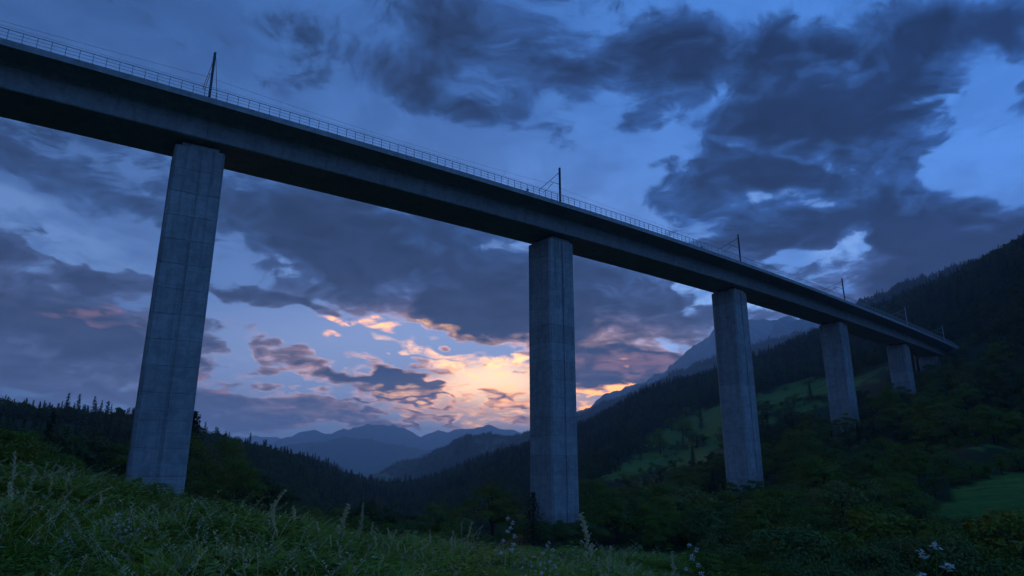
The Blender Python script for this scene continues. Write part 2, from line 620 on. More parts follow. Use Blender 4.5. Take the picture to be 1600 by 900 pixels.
MEADOWS = [[on_ground(u, v, nr) for (u, v) in poly] for nr, poly in [
    (230.0, [(945, 738), (985, 716), (1012, 704), (1040, 706), (1062, 716), (1040, 732), (1000, 747), (958, 752)]),
    (230.0, [(985, 706), (1018, 684), (1050, 664), (1082, 648), (1112, 636), (1140, 626), (1150, 650), (1128, 676), (1094, 692), (1050, 700), (1010, 700)]),
    (230.0, [(1175, 624), (1215, 606), (1270, 592), (1300, 586), (1310, 606), (1262, 622), (1215, 634), (1180, 636)]),
    (230.0, [(1190, 642), (1225, 634), (1268, 626), (1290, 628), (1262, 642), (1210, 654)]),
    (230.0, [(1335, 590), (1378, 576), (1384, 592), (1345, 602)]),
    (50.0, [(1420, 802), (1452, 784), (1478, 770), (1530, 754), (1590, 742), (1720, 722), (1720, 800), (1640, 816), (1540, 820), (1440, 818)]),
    (200.0, [(1046, 708), (1100, 694), (1132, 682), (1130, 712), (1092, 724), (1056, 730)]),
    (60.0, [(1492, 716), (1510, 702), (1560, 692), (1574, 704), (1540, 714)]),
    (20.0, [(760, 862), (880, 858), (1000, 862), (1100, 872), (1110, 893), (980, 896), (800, 892)]),
]]


def meadow(x, y):
    x, y = np.atleast_1d(x), np.atleast_1d(y)
    k = np.clip(np.hypot(x, y) / 100.0, 0.1, 2.5)
    jx = x + 7.0 * k * fbm(x / 9.0, y / 9.0, 3, 31)
    jy = y + 7.0 * k * fbm(x / 9.0, y / 9.0, 3, 47)
    m = np.zeros(len(x), bool)
    for p in MEADOWS:
        m |= poly_mask(jx, jy, p)
    return m | (np.hypot(x, y - 4) < 26.0)


def build_terrain():
    na, nr = 560, 330
    # finer steps ahead of the viewer than behind
    fr = np.linspace(-1, 1, na, endpoint=False)
    az = math.pi * (0.42 * fr + 0.58 * np.sign(fr) * np.abs(fr) ** 2.6)
    rr = np.concatenate([[0.0], np.exp(np.linspace(math.log(1.5), math.log(1700.0), nr)), [3000.0, 6500.0, 12500.0]])
    A, R = np.meshgrid(az, rr)
    X, Y = R * np.sin(A), R * np.cos(A)
    Z = height(X.ravel(), Y.ravel())
    md = meadow(X.ravel(), Y.ravel()).astype(np.float32)
    V = np.stack([X.ravel(), Y.ravel(), Z], 1)
    nrr = len(rr)
    i, j = np.meshgrid(np.arange(nrr - 1), np.arange(na), indexing='ij')
    j2 = (j + 1) % na
    q = np.stack([i * na + j, (i + 1) * na + j, (i + 1) * na + j2, i * na + j2], -1).reshape(-1, 4)
    me = bpy.data.meshes.new('terrain')
    me.vertices.add(len(V))
    me.vertices.foreach_set('co', V.astype(np.float32).ravel())
    me.loops.add(len(q) * 4)
    me.loops.foreach_set('vertex_index', q[:, ::-1].astype(np.int32).ravel())
    me.polygons.add(len(q))
    me.polygons.foreach_set('loop_start', np.arange(0, len(q) * 4, 4, dtype=np.int32))
    me.polygons.foreach_set('use_smooth', np.ones(len(q), bool))
    a = me.attributes.new('meadow', 'FLOAT', 'POINT')
    a.data.foreach_set('value', md)
    me.materials.append(M['ground'])
    me.update(calc_edges=True)
    me.validate()
    o = bpy.data.objects.new('terrain', me)
    COL.objects.link(o)
    tag(o, 'grassy and wooded valley sides falling to the valley floor', kind='structure')


build_terrain()


# ------------------------------------------------------------------ far hills and mountains
def ridge_hill(name, ridge, y0, front, back, base, mat, label, rough=0.10, seed=1, n=150, m=34, jag=1.0):
    """A range: RIDGE gives its crest as seen from the meadow, Y0 its distance."""
    us = np.array([q[0] for q in ridge], float)
    vs = np.array([q[1] for q in ridge], float)
    uu = np.linspace(us[0], us[-1], n)
    # smooth interpolation through the crest points
    vv = np.interp(uu, us, vs)
    k = np.ones(3) / 3.0
    vv = np.convolve(np.pad(vv, 1, 'edge'), k, 'valid')
    X = np.empty((m, n)); Y = np.empty((m, n)); Z = np.empty((m, n))
    ts = np.concatenate([np.linspace(-1, 0, m // 2, endpoint=False), np.linspace(0, 1, m - m // 2)])
    pts = [slope(u, v) for u, v in zip(uu, vv)]
    cx = np.array([p[0] for p in pts]) * y0
    cz = np.array([p[1] for p in pts]) * y0
    cz = cz + jag * fbm(cx / (y0 * 0.016), cx * 0 + seed, 5, seed) * y0 * 0.0055
    for i, t in enumerate(ts):
        dy = t * (front if t < 0 else back)
        prof = (1 - abs(t)) ** 1.15
        X[i] = cx + dy * 0.12 * np.sin(cx / (y0 * 0.09) + seed)
        Y[i] = y0 + dy
        rel = fbm(X[i] / (y0 * 0.05), Y[i] / (y0 * 0.05), 5, seed + 5)
        z = base + (cz - base) * prof
        Z[i] = z + rel * rough * (np.maximum(cz - base, 0.0)) * (4 * prof * (1 - prof))
    V = np.stack([X, Y, Z], -1).reshape(-1, 3)
    F = [(i * n + j, i * n + j + 1, (i + 1) * n + j + 1, (i + 1) * n + j) for i in range(m - 1) for j in range(n - 1)]
    o = mesh_obj(name, V, F, mat, smooth=True)
    tag(o, label, kind='structure')
    return X, Y, Z


ridge_hill('mountain', [(380, 720), (420, 695), (440, 684), (470, 676), (490, 671), (510, 674), (530, 672), (548, 670), (562, 668), (575, 664), (585, 666), (600, 664), (615, 664), (640, 672), (665, 687), (690, 702), (720, 718), (760, 735)],
           7800, 2200, 2200, -60, M['far_wood'], 'blue mountain with a double summit closing the far valley', 0.5, 3, 220)
ridge_hill('mountain', [(590, 715), (640, 690), (665, 678), (685, 673), (700, 674), (720, 670), (740, 668), (760, 664), (775, 666), (800, 672), (820, 678), (850, 682), (900, 690), (980, 720)],
           8200, 2200, 2200, -60, M['far_wood'], 'blue far range under the orange sunset glow', 0.5, 8, 200)
ridge_hill('mountain', [(280, 690), (330, 682), (390, 680), (430, 682), (452, 684), (480, 700), (520, 726)],
           9400, 1800, 1800, -60, M['far_wood'], 'faint distant range just above the dark wooded spur', 0.4, 18, 120)
ridge_hill('hill', [(430, 735), (470, 696), (500, 688), (540, 685), (580, 687), (620, 693), (660, 699), (700, 704), (760, 720), (820, 735)],
           5500, 1300, 1500, -60, M['far_wood'], 'smooth blue wooded hill below the double summit', 0.45, 12, 180)
ridge_hill('hill', [(480, 752), (560, 745), (610, 729), (660, 712), (700, 700), (740, 698), (800, 700), (860, 705)],
           4200, 700, 800, -60, M['far_wood'], 'low blue wooded spur in the hazy valley bottom', 0.4, 22, 140)
FIELD_HILL = ridge_hill('hill', [(560, 762), (590, 747), (610, 736), (628, 726), (645, 723), (660, 721), (672, 714), (688, 703), (705, 693), (725, 687), (745, 684), (770, 682), (795, 684), (815, 680), (840, 676), (880, 668), (960, 655)],
           2300, 750, 650, -70, M['field_hill'], 'wooded hill with pale fields across the valley', 0.7, 30, 220, 44)
SHOULDER = ridge_hill('hill', [(800, 700), (860, 672), (905, 650), (940, 636), (980, 620), (1010, 608), (1040, 594), (1070, 580), (1110, 563), (1150, 549), (1200, 532), (1300, 515)],
           2200, 650, 600, 0, M['far_wood'], 'blue wooded shoulder below the rocky mountain', 0.4, 41, 200)
ridge_hill('mountain', [(860, 668), (905, 642), (940, 624), (965, 609), (985, 602), (1010, 600), (1022, 590), (1040, 576), (1060, 560), (1080, 543), (1100, 528), (1120, 517), (1150, 507), (1175, 499), (1195, 498), (1215, 498), (1240, 497), (1262, 503), (1300, 520), (1360, 545)],
           3600, 1300, 1300, 0, M['rock'], 'bare rocky mountain rising behind the third pier', 0.5, 52, 260, 60, 1.6)
RIGHT_FAR = ridge_hill('hill', [(1250, 545), (1295, 512), (1340, 480), (1370, 468), (1400, 455), (1430, 445), (1465, 434), (1500, 421), (1560, 400), (1640, 372)],
           1250, 350, 400, 0, M['far_wood'], 'dark blue wooded ridge behind the viaduct end', 0.4, 61, 160)

# ------------------------------------------------------------------ viaduct
def mat_concrete(name, base, streak=0.35, runs=0.0):
    m, nt, out = new_mat(name)
    p = pos()
    o = coord('Object')
    x, y, z = S.split(p)
    rnd = obj_random()
    n1 = S.noise(p, 0.35, 5.0, 0.6)
    n2 = S.noise(S.xyz(x * 1.0, y * 1.0, z * 0.06), 2.2, 5.0, 0.65)     # runs of rain water
    n3 = S.noise(p, 9.0, 4.0, 0.6)
    boards = S.noise(S.xyz(x * 0.25, y * 0.25, z * 6.0), 1.0, 1.0, 0.5)
    c = S.mix(n1, tuple(q * 0.74 for q in base), tuple(min(1.0, q * 1.2) for q in base))
    c = S.mix(S.ramp(n2, 0.45, 0.75) * streak, c, tuple(q * 0.45 for q in base))
    c = S.mix(S.ramp(n2, 0.42, 0.22) * streak * 0.6, c, tuple(min(1.0, q * 1.35) for q in base))
    if runs:      # dark water runs under the bearings; their height fade also paints in deck shade
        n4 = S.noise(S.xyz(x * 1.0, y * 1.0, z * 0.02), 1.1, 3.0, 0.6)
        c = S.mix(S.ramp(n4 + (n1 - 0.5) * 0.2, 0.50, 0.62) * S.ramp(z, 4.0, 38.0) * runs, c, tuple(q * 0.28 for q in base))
    c = S.vm('SCALE', c, S.ramp(rnd, 0.0, 1.0, 0.88, 1.08, 'LINEAR'))
    blot = S.noise(p, 0.9, 4.0, 0.7, 0.8)
    c = S.vm('SCALE', c, S.ramp(blot, 0.35, 0.65, 0.86, 1.12))
    c = S.vm('SCALE', c, S.ramp(boards, 0.3, 0.7, 0.93, 1.06, 'LINEAR'))
    principled(nt, out, c, 0.85, n3 * 0.4 + boards * 0.6, 0.012, spec=0.25)
    return m


def mat_plain(name, col, rough=0.6, metal=0.0, var=0.25, scale=6.0):
    m, nt, out = new_mat(name)
    n = S.noise(coord('Object'), scale, 4.0, 0.6)
    c = S.mix(n, tuple(q * (1 - var) for q in col), tuple(q * (1 + var) for q in col))
    principled(nt, out, c, rough, n, 0.004, metal)
    return m


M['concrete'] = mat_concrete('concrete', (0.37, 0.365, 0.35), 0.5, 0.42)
M['deck_concrete'] = mat_concrete('deck_concrete', (0.37, 0.365, 0.35), 0.45)
M['galvanised'] = mat_plain('galvanised', (0.40, 0.41, 0.42), 0.6, 0.1)
M['dark_steel'] = mat_plain('dark_steel', (0.07, 0.07, 0.075), 0.5, 0.4)
M['rubber'] = mat_plain('rubber', (0.03, 0.03, 0.03), 0.8)
M['ballast'] = mat_plain('ballast', (0.16, 0.15, 0.14), 0.95, 0.0, 0.5, 8.0)
M['porcelain'] = mat_plain('porcelain', (0.22, 0.14, 0.10), 0.3)
M['box_grey'] = mat_plain('box_grey', (0.18, 0.19, 0.19), 0.5)

viaduct = empty('viaduct', (PIER[0].x, PIER[0].y, PIER_GROUND[0]))
tag(viaduct, 'tall concrete railway viaduct on square piers crossing the valley', 'viaduct')
VO = Vector(viaduct.location)

# centre line: a smooth curve through the pier heads, carried on past both ends
d0 = (PIER[0] - PIER[1]).normalized()
d0 = Matrix.Rotation(rad(-2.0), 3, 'Z') @ d0
d1 = (PIER[5] - PIER[4]).normalized()
d1 = Matrix.Rotation(rad(2.5), 3, 'Z') @ d1
ctl = [PIER[0] + d0 * 112, PIER[0] + d0 * 57] + PIER + [PIER[5] + d1 * 26, PIER[5] + d1 * 60]


def catmull(c, i, t):
    p0, p1, p2, p3 = c[max(i - 1, 0)], c[i], c[i + 1], c[min(i + 2, len(c) - 1)]
    return 0.5 * ((2 * p1) + (p2 - p0) * t + (2 * p0 - 5 * p1 + 4 * p2 - p3) * t * t + (3 * p1 - p0 - 3 * p2 + p3) * t ** 3)


dense = [catmull(ctl, i, k / 40.0) for i in range(len(ctl) - 2) for k in range(40)] + [ctl[-2]]
acc = [0.0]
for a_, b_ in zip(dense, dense[1:]):
    acc.append(acc[-1] + (b_ - a_).length)
acc = np.array(acc)
dn = np.array([tuple(q) for q in dense])


def line(s):
    p = Vector([float(np.interp(s, acc, dn[:, k])) for k in range(3)])
    q = Vector([float(np.interp(min(s + 0.8, acc[-1]), acc, dn[:, k])) for k in range(3)])
    r = Vector([float(np.interp(max(s - 0.8, 0.0), acc, dn[:, k])) for k in range(3)])
    t = (q - r).normalized()
    side = Vector((t.y, -t.x, 0)).normalized()       # towards the viewer's side
    return p, t, side


def station(p):
    return float(acc[np.argmin(((dn - np.array(tuple(p))) ** 2).sum(1))])


LEN = acc[-1]


def sweep(profile, s0, s1, step, name, mat, parent, closed=True):
    """PROFILE: (side, up) points; swept along the centre line."""
    n = max(2, int((s1 - s0) / step) + 1)
    vs, fs = [], []
    k = len(profile)
    for i in range(n):
        p, t, sd = line(s0 + (s1 - s0) * i / (n - 1))
        for (a, b) in profile:
            vs.append(p + sd * a + Vector((0, 0, b)) - VO)
    for i in range(n - 1):
        for j in range(k if closed else k - 1):
            j2 = (j + 1) % k
            fs.append((i * k + j, i * k + j2, (i + 1) * k + j2, (i + 1) * k + j))
    if closed:
        fs.append(tuple(reversed(range(k))))
        fs.append(tuple((n - 1) * k + j for j in range(k)))
    o = mesh_obj(name, vs, fs, mat, parent)
    bm = bmesh.new(); bm.from_mesh(o.data)
    bmesh.ops.recalc_face_normals(bm, faces=bm.faces)
    bm.to_mesh(o.data); bm.free()
    return o


S_BW, T_BW, OV, TIPZ, DECKZ = 3.85, 4.15, 7.2, 3.15, 3.62
girder_profile = [(S_BW - 0.12, 0.0), (S_BW, 0.12), (T_BW, 2.45), (T_BW + 0.55, 2.78), (OV, TIPZ), (OV, DECKZ), (-OV, DECKZ), (-OV, TIPZ), (-T_BW - 0.55, 2.78), (-T_BW, 2.45), (-S_BW, 0.12), (-S_BW + 0.12, 0.0)]
# one girder length per span, with a fine joint above each pier
cuts = [0.0] + [station(p) for p in PIER] + [LEN]
for a_, b_ in zip(cuts, cuts[1:]):
    g = sweep(girder_profile, a_ + 0.02, b_ - 0.02, 3.0, 'girder', M['deck_concrete'], viaduct)
    for sgn in (1, -1):
        eb = [(sgn * (OV + 0.003), TIPZ - 0.10), (sgn * (OV + 0.22), TIPZ - 0.10), (sgn * (OV + 0.25), TIPZ + 0.62), (sgn * (OV - 0.05), TIPZ + 0.66), (sgn * (OV - 0.05), DECKZ + 0.003), (sgn * (OV + 0.003), DECKZ + 0.003)]
        sweep(eb, a_ + 0.012, b_ - 0.012, 3.0, 'edge_beam', M['deck_concrete'], g)
bal = sweep([(4.6, DECKZ + 0.004), (4.0, DECKZ + 0.45), (-4.0, DECKZ + 0.45), (-4.6, DECKZ + 0.004)], 0.5, LEN - 0.5, 4.0, 'ballast_bed', M['ballast'], viaduct)
for off in (-2.85, -1.42, 1.42, 2.85):
    sweep([(off - 0.06, DECKZ + 0.455), (off + 0.06, DECKZ + 0.455), (off + 0.035, DECKZ + 0.62), (off - 0.035, DECKZ + 0.62)], 0.5, LEN - 0.5, 4.0, 'rail', M['dark_steel'], bal)

# railing on the near edge: posts and three rails
railing = empty('railing')
railing.parent = viaduct
RZ = TIPZ + 0.66
pg = Geo()
pg.box(-0.035, 0.035, -0.03, 0.03, 0.0, 1.22)
pg.box(-0.07, 0.07, -0.06, 0.06, 0.0, 0.03)
post0 = pg.build('railing_post', M['galvanised'], railing)
S_MIN = station(PIER[0]) - 42.0
k_ = 0
s_ = S_MIN
while s_ < LEN - 3.0 and k_ < 298:
    p, t, sd = line(s_)
    po = post0 if k_ == 0 else share('railing_post', post0.data, railing)
    po.location = p + sd * (OV + 0.1) + Vector((0, 0, RZ)) - VO
    po.rotation_euler = (rng.uniform(-0.012, 0.012), rng.uniform(-0.012, 0.012), math.atan2(t.y, t.x))
    s_ += 1.27
    k_ += 1
for h, r in ((1.22, 0.034), (0.82, 0.018), (0.42, 0.018)):
    o_ = OV + 0.1
    sweep([(o_ - r, RZ + h - r), (o_ + r, RZ + h - r), (o_ + r, RZ + h + r), (o_ - r, RZ + h + r)], S_MIN - 1.0, LEN - 2.5, 4.0, 'handrail', M['galvanised'], railing)

# piers
PW = 2.86           # half width
CH = 0.30           # chamfer
LIFT = 3.0


def pier_section(w, c, groove=True):
    """Square with chamfered corners and a drain channel in the middle of the two long sides."""
    g, dp = 0.20, 0.16
    pts = [(-w + c, -w)]
    if groove:
        pts += [(-g, -w), (-g + 0.02, -w + dp), (g - 0.02, -w + dp), (g, -w)]
    pts += [(w - c, -w), (w, -w + c), (w, w - c), (w - c, w)]
    if groove:
        pts += [(g, w), (g - 0.02, w - dp), (-g + 0.02, w - dp), (-g, w)]
    pts += [(-w + c, w), (-w, w - c), (-w, -w + c)]
    return pts


def lift_mesh(h):
    """One pour of a pier: faces proud, top and bottom edges drawn in to form the joint."""
    g = Geo()
    e = 0.05
    rings = [(0.0, e), (0.045, 0.0), (h - 0.045, 0.0), (h, e)]
    sec = pier_section(PW, CH)
    n = len(sec)
    for z, ins in rings:
        k = (PW - ins) / PW
        g.v += [(x * k, y * k, z) for x, y in sec]
    for i in range(3):
        g.f += [(i * n + j, i * n + (j + 1) % n, (i + 1) * n + (j + 1) % n, (i + 1) * n + j) for j in range(n)]
    g.f.append(tuple(reversed(range(n))))
    g.f.append(tuple(3 * n + j for j in range(n)))
    return g


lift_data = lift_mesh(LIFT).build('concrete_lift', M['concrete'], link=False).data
pier_labels = ['concrete pier rising from the grass slope, nearest of all', 'slender tall concrete pier standing in the valley thicket', None, None, None, 'short pier half hidden beside the wooded abutment']
for i, p in enumerate(PIER):
    s = station(p)
    _, t, sd = line(s)
    e = empty('pier')
    e.parent = viaduct
    ang = math.atan2(t.y, t.x) + (rad(-5.0) if i == 0 else 0.0)
    top = p.z - 0.95
    e.location = Vector((p.x, p.y, top)) - VO
    e.rotation_euler = (0, 0, ang)
    n = int(math.ceil((top - PIER_GROUND[i] + 2.5) / LIFT))
    for k in range(n):
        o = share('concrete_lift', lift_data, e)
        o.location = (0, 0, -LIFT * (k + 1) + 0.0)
    hg = Geo()
    hg.prism([(-PW + 0.75, -PW + 0.25), (PW - 0.75, -PW + 0.25), (PW - 0.75, PW - 0.25), (-PW + 0.75, PW - 0.25)], 0.003, 0.5)
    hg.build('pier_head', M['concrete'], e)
    for bx in (-1.3, 1.3):
        for by in (-1.7, 1.7):
            bg = Geo()
            bg.prism([(bx + 0.42 * math.cos(a), by + 0.42 * math.sin(a)) for a in [2 * math.pi * q / 14 for q in range(14)]], 0.503, 0.94)
            bg.build('bearing', M['rubber'], e)
    if pier_labels[i]:
        e['label'] = pier_labels[i]

# abutment in the slope at the far end
p, t, sd = line(LEN - 18.0)
ab = empty('abutment')
ab.parent = viaduct
ab.location = p - VO
ab.rotation_euler = (0, 0, math.atan2(t.y, t.x))
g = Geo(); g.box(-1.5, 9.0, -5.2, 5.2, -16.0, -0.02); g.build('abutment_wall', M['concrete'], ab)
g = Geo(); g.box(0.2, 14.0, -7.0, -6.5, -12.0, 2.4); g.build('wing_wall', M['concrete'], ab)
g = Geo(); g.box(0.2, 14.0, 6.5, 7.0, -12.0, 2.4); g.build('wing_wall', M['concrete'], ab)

# ------------------------------------------------------------------ masts of the overhead line
def mast_station(u):
    best, bs = 1e9, 0
    for s in np.arange(S_MIN, LEN - 1, 0.25):
        q, t, sd = line(s)
        w = q + sd * (OV - 0.35)
        d = w.y * CP + (w.z + 4) * SP
        uu = 800 + FPX * w.x / d
        if abs(uu - u) < best:
            best, bs = abs(uu - u), s
    return bs


MAST_H = 6.6
mast_names = ['leaning steel catenary mast above the nearest pier', 'steel catenary mast with bracket above the second pier', 'steel catenary mast with bracket above the third pier',
              'steel catenary mast with bracket above the fourth pier', 'pale catenary mast against the dark hill, fifth along the deck', 'pale small catenary mast where the deck meets the trees']
mast_st = [mast_station(u) for u in (328, 875, 1157, 1320, 1418, 1476)]
for i, s in enumerate(mast_st):
    p, t, sd = line(s)
    loc = p + sd * (OV - 0.32) + Vector((0, 0, DECKZ + 0.004))
    m = empty('catenary_mast', loc, math.atan2(t.y, t.x))
    # local x along the deck, local -y towards the viewer, +y over the track
    tag(m, mast_names[i], 'mast', 'masts of the overhead line on the viaduct')
    w = 0.13
    steel = M['galvanised'] if i >= 4 else M['dark_steel']  # far masts: light falling on them is put into a paler steel
    g = Geo()
    g.box(-w, w, -w, -w + 0.03, 0.03, MAST_H); g.box(-w, w, w - 0.03, w, 0.03, MAST_H); g.box(-0.02, 0.02, -w + 0.03, w - 0.03, 0.03, MAST_H)
    g.build('pole', steel, m)
    g = Geo(); g.box(-0.26, 0.26, -0.26, 0.26, 0.0, 0.03)
    for a in (-0.2, 0.2):
        for b in (-0.2, 0.2):
            g.prism([(a + 0.03 * math.cos(q), b + 0.03 * math.sin(q)) for q in (0, 1.05, 2.1, 3.14, 4.19, 5.24)], 0.03, 0.09)
    g.build('base_plate', M['dark_steel'], m)
    g = Geo(); g.tube([(0, w, 5.75), (0, 2.6, 5.1), (0, 5.6, 4.3)], 0.045, 6); g.build('top_stay', steel, m)
    g = Geo(); g.tube([(0, w, 3.6), (0, 2.4, 4.95)], 0.05, 6); g.build('bracket_arm', steel, m)
    g = Geo(); g.tube([(0, 1.6, 4.5), (0, 3.2, 3.75), (0, 4.4, 3.55)], 0.038, 6); g.build('registration_arm', steel, m)
    for (y, z) in ((0.42, 5.66), (0.45, 3.79)):
        g = Geo()
        for q in range(4):
            g.tube([(0, y + q * 0.07, z + (0.0 if z > 5 else q * 0.038)), (0, y + q * 0.07 + 0.03, z + (-0.006 if z > 5 else q * 0.038 + 0.016))], 0.075, 8)
        g.build('insulator', M['porcelain'], m)
    if i == 0:
        g = Geo(); g.tube([(0.14, 0.1, MAST_H - 0.3), (0.95, 0.1, 0.02)], 0.03, 6); g.build('back_stay', M['dark_steel'], m)

wires = empty('overhead_wire', line(mast_st[0])[0] + Vector((0, 0, 8.0)))
tag(wires, 'thin overhead contact line strung from mast to mast above the railing', 'overhead wire')
WO = Vector(wires.location)
stations = [mast_st[0] - 57.0] + mast_st
g1, g2, g3 = Geo(), Geo(), Geo()
for a, b in zip(stations, stations[1:]):
    a = max(a, 1.0)
    pm, pc = [], []
    for k in range(13):
        f = k / 12.0
        q, t, sd = line(a + (b - a) * f)
        sag = 4 * f * (1 - f)
        top = q + sd * (OV - 0.32 - 3.2) + Vector((0, 0, DECKZ + 4.92 - 0.75 * sag))
        bot = q + sd * (OV - 0.32 - 3.2) + Vector((0, 0, DECKZ + 3.72))
        pm.append(top - WO); pc.append(bot - WO)
        if 0 < k < 12 and k % 2 == 0:
            g3.tube([top - WO, bot - WO], 0.008, 4)
    g1.tube(pm, 0.014, 5); g2.tube(pc, 0.014, 5)
g1.build('messenger_wire', M['dark_steel'], wires)
g2.build('contact_wire', M['dark_steel'], wires)
d_ = g3.build('dropper', M['dark_steel'], wires)
d_['kind'] = 'stuff'

for u, lab in ((826, 'small grey trackside box on the deck edge before the second mast'), (1098, 'small grey trackside box on the deck edge before the third mast')):
    s = mast_station(u)
    p, t, sd = line(s)
    b = empty('trackside_box', p + sd * (OV - 0.6) + Vector((0, 0, DECKZ + 0.004)), math.atan2(t.y, t.x))
    tag(b, lab, 'cabinet')
    g = Geo(); g.box(-0.04, 0.04, -0.04, 0.04, 0.0, 0.6); g.build('stand', M['dark_steel'], b)
    g = Geo(); g.box(-0.15, 0.15, -0.12, 0.12, 0.6, 1.0); g.build('cabinet_body', M['box_grey'], b)
    g = Geo(); g.box(-0.17, 0.17, -0.14, 0.14, 1.002, 1.04); g.build('lid', M['box_grey'], b)

# ------------------------------------------------------------------ vegetation: materials
def mat_leaf(name, a, b, transl=0.14, tip=None, scale=0.6, gloss=1.0, up=0.38):
    m, nt, out = new_mat(name)
    r = obj_random()
    n = S.noise(coord('Object'), scale, 3.0, 0.6)
    c = S.mix(S.ramp(n, 0.3, 0.7) * 0.6 + r * 0.4, a, b)
    if tip:
        c = S.mix(S.ramp(S.split(coord('Object'))[2], tip[0], tip[1]), c, tip[2])
    d = nt.nodes.new('ShaderNodeBsdfDiffuse')
    t = nt.nodes.new('ShaderNodeBsdfTranslucent')
    x = nt.nodes.new('ShaderNodeMixShader')
    x.inputs[0].default_value = transl
    S.put(d.inputs['Color'], c)
    S.put(t.inputs['Color'], c)
    # shading normals bent upwards and along the lobes to brighten foliage tops
    gn = S(nt.nodes.new('ShaderNodeNewGeometry').outputs['Normal'])
    lobe = nt.nodes.new('ShaderNodeAttribute')
    lobe.attribute_name = 'lobe'
    vt = nt.nodes.new('ShaderNodeVectorTransform')
    vt.vector_type = 'VECTOR'
    vt.convert_from, vt.convert_to = 'OBJECT', 'WORLD'
    nt.links.new(lobe.outputs['Vector'], vt.inputs[0])
    nz = S.vm('ADD', S.vm('SCALE', gn, 1.05 * (1.0 - up)), (0.0, 0.0, up))
    nz = S.vm('NORMALIZE', S.vm('ADD', nz, S.vm('SCALE', S(vt.outputs[0]), 0.6)))
    S.put(d.inputs['Normal'], nz)
    nt.links.new(d.outputs[0], x.inputs[1])
    nt.links.new(t.outputs[0], x.inputs[2])
    # waxy leaves mirror a little of the sky
    f = nt.nodes.new('ShaderNodeFresnel')
    f.inputs['IOR'].default_value = 1.42
    g = nt.nodes.new('ShaderNodeBsdfGlossy')
    g.inputs['Roughness'].default_value = 0.42
    y = nt.nodes.new('ShaderNodeMixShader')
    S.put(y.inputs[0], S.m('MINIMUM', S(f.outputs[0]), 0.022) * gloss)
    nt.links.new(x.outputs[0], y.inputs[1])
    nt.links.new(g.outputs[0], y.inputs[2])
    nt.links.new(y.outputs[0], out.inputs['Surface'])
    return m


M['leaf'] = mat_leaf('leaf', (0.078, 0.145, 0.014), (0.160, 0.225, 0.024))
M['far_leaf'] = mat_leaf('far_leaf', (0.036, 0.062, 0.016), (0.072, 0.104, 0.026), gloss=0.4)
M['leaf_olive'] = mat_leaf('leaf_olive', (0.095, 0.140, 0.010), (0.150, 0.190, 0.016))
M['leaf_grey'] = mat_leaf('leaf_grey', (0.060, 0.115, 0.022), (0.115, 0.175, 0.036))
M['leaf_pale'] = mat_leaf('leaf_pale', (0.110, 0.165, 0.034), (0.170, 0.225, 0.055))
M['leaf_yellow'] = mat_leaf('leaf_yellow', (0.120, 0.160, 0.010), (0.200, 0.220, 0.012))
M['needle'] = mat_leaf('needle', (0.018, 0.034, 0.011), (0.034, 0.056, 0.016), 0.15, gloss=0.3)
M['bark'] = mat_plain('bark', (0.060, 0.048, 0.036), 0.95, 0.0, 0.5, 5.0)
M['herb'] = mat_leaf('herb', (0.110, 0.210, 0.016), (0.220, 0.310, 0.034), 0.3, scale=3.0, up=0.6)
M['grass'] = mat_leaf('grass', (0.060, 0.155, 0.008), (0.240, 0.350, 0.024), 0.30, (0.25, 0.8, (0.42, 0.44, 0.075)), scale=2.0, up=0.62, gloss=0.4)
M['straw'] = mat_leaf('straw', (0.40, 0.38, 0.20), (0.58, 0.55, 0.32), 0.3, scale=4.0)
M['petal'] = mat_leaf('petal', (0.52, 0.54, 0.50), (0.66, 0.68, 0.63), 0.3, scale=4.0)
M['dry'] = mat_leaf('dry', (0.22, 0.14, 0.08), (0.34, 0.22, 0.13), 0.2, scale=4.0)


def quads_mesh(name, C, N, size, mat, aspect=0.6, seed=0, link=False, up=None, lobe=None):
    """Leaf-shaped quads at C with normals near N."""
    r = np.random.default_rng(seed)
    n = len(C)
    N = N + r.normal(0, 0.55, (n, 3))
    N /= np.linalg.norm(N, axis=1)[:, None] + 1e-9
    T = np.cross(N, r.normal(0, 1, (n, 3)) if up is None else np.broadcast_to(up, (n, 3)) + r.normal(0, 0.3, (n, 3)))
    T /= np.linalg.norm(T, axis=1)[:, None] + 1e-9
    B = np.cross(N, T)
    L = (size * r.uniform(0.65, 1.35, n))[:, None]
    W = L * aspect
    bend = N * L * 0.18
    V = np.stack([C - T * L * 0.5, C + B * W * 0.5 + bend, C + T * L * 0.5, C - B * W * 0.5 + bend], 1).reshape(-1, 3)
    me = bpy.data.meshes.new(name)
    me.vertices.add(4 * n)
    me.vertices.foreach_set('co', V.astype(np.float32).ravel())
    me.loops.add(4 * n)
    me.loops.foreach_set('vertex_index', np.arange(4 * n, dtype=np.int32))
    me.polygons.add(n)
    me.polygons.foreach_set('loop_start', np.arange(0, 4 * n, 4, dtype=np.int32))
    if lobe is not None:
        a = me.attributes.new('lobe', 'FLOAT_VECTOR', 'POINT')
        a.data.foreach_set('vector', np.repeat(lobe, 4, axis=0).astype(np.float32).ravel())
    me.materials.append(mat)
    me.update(calc_edges=True)
    return me


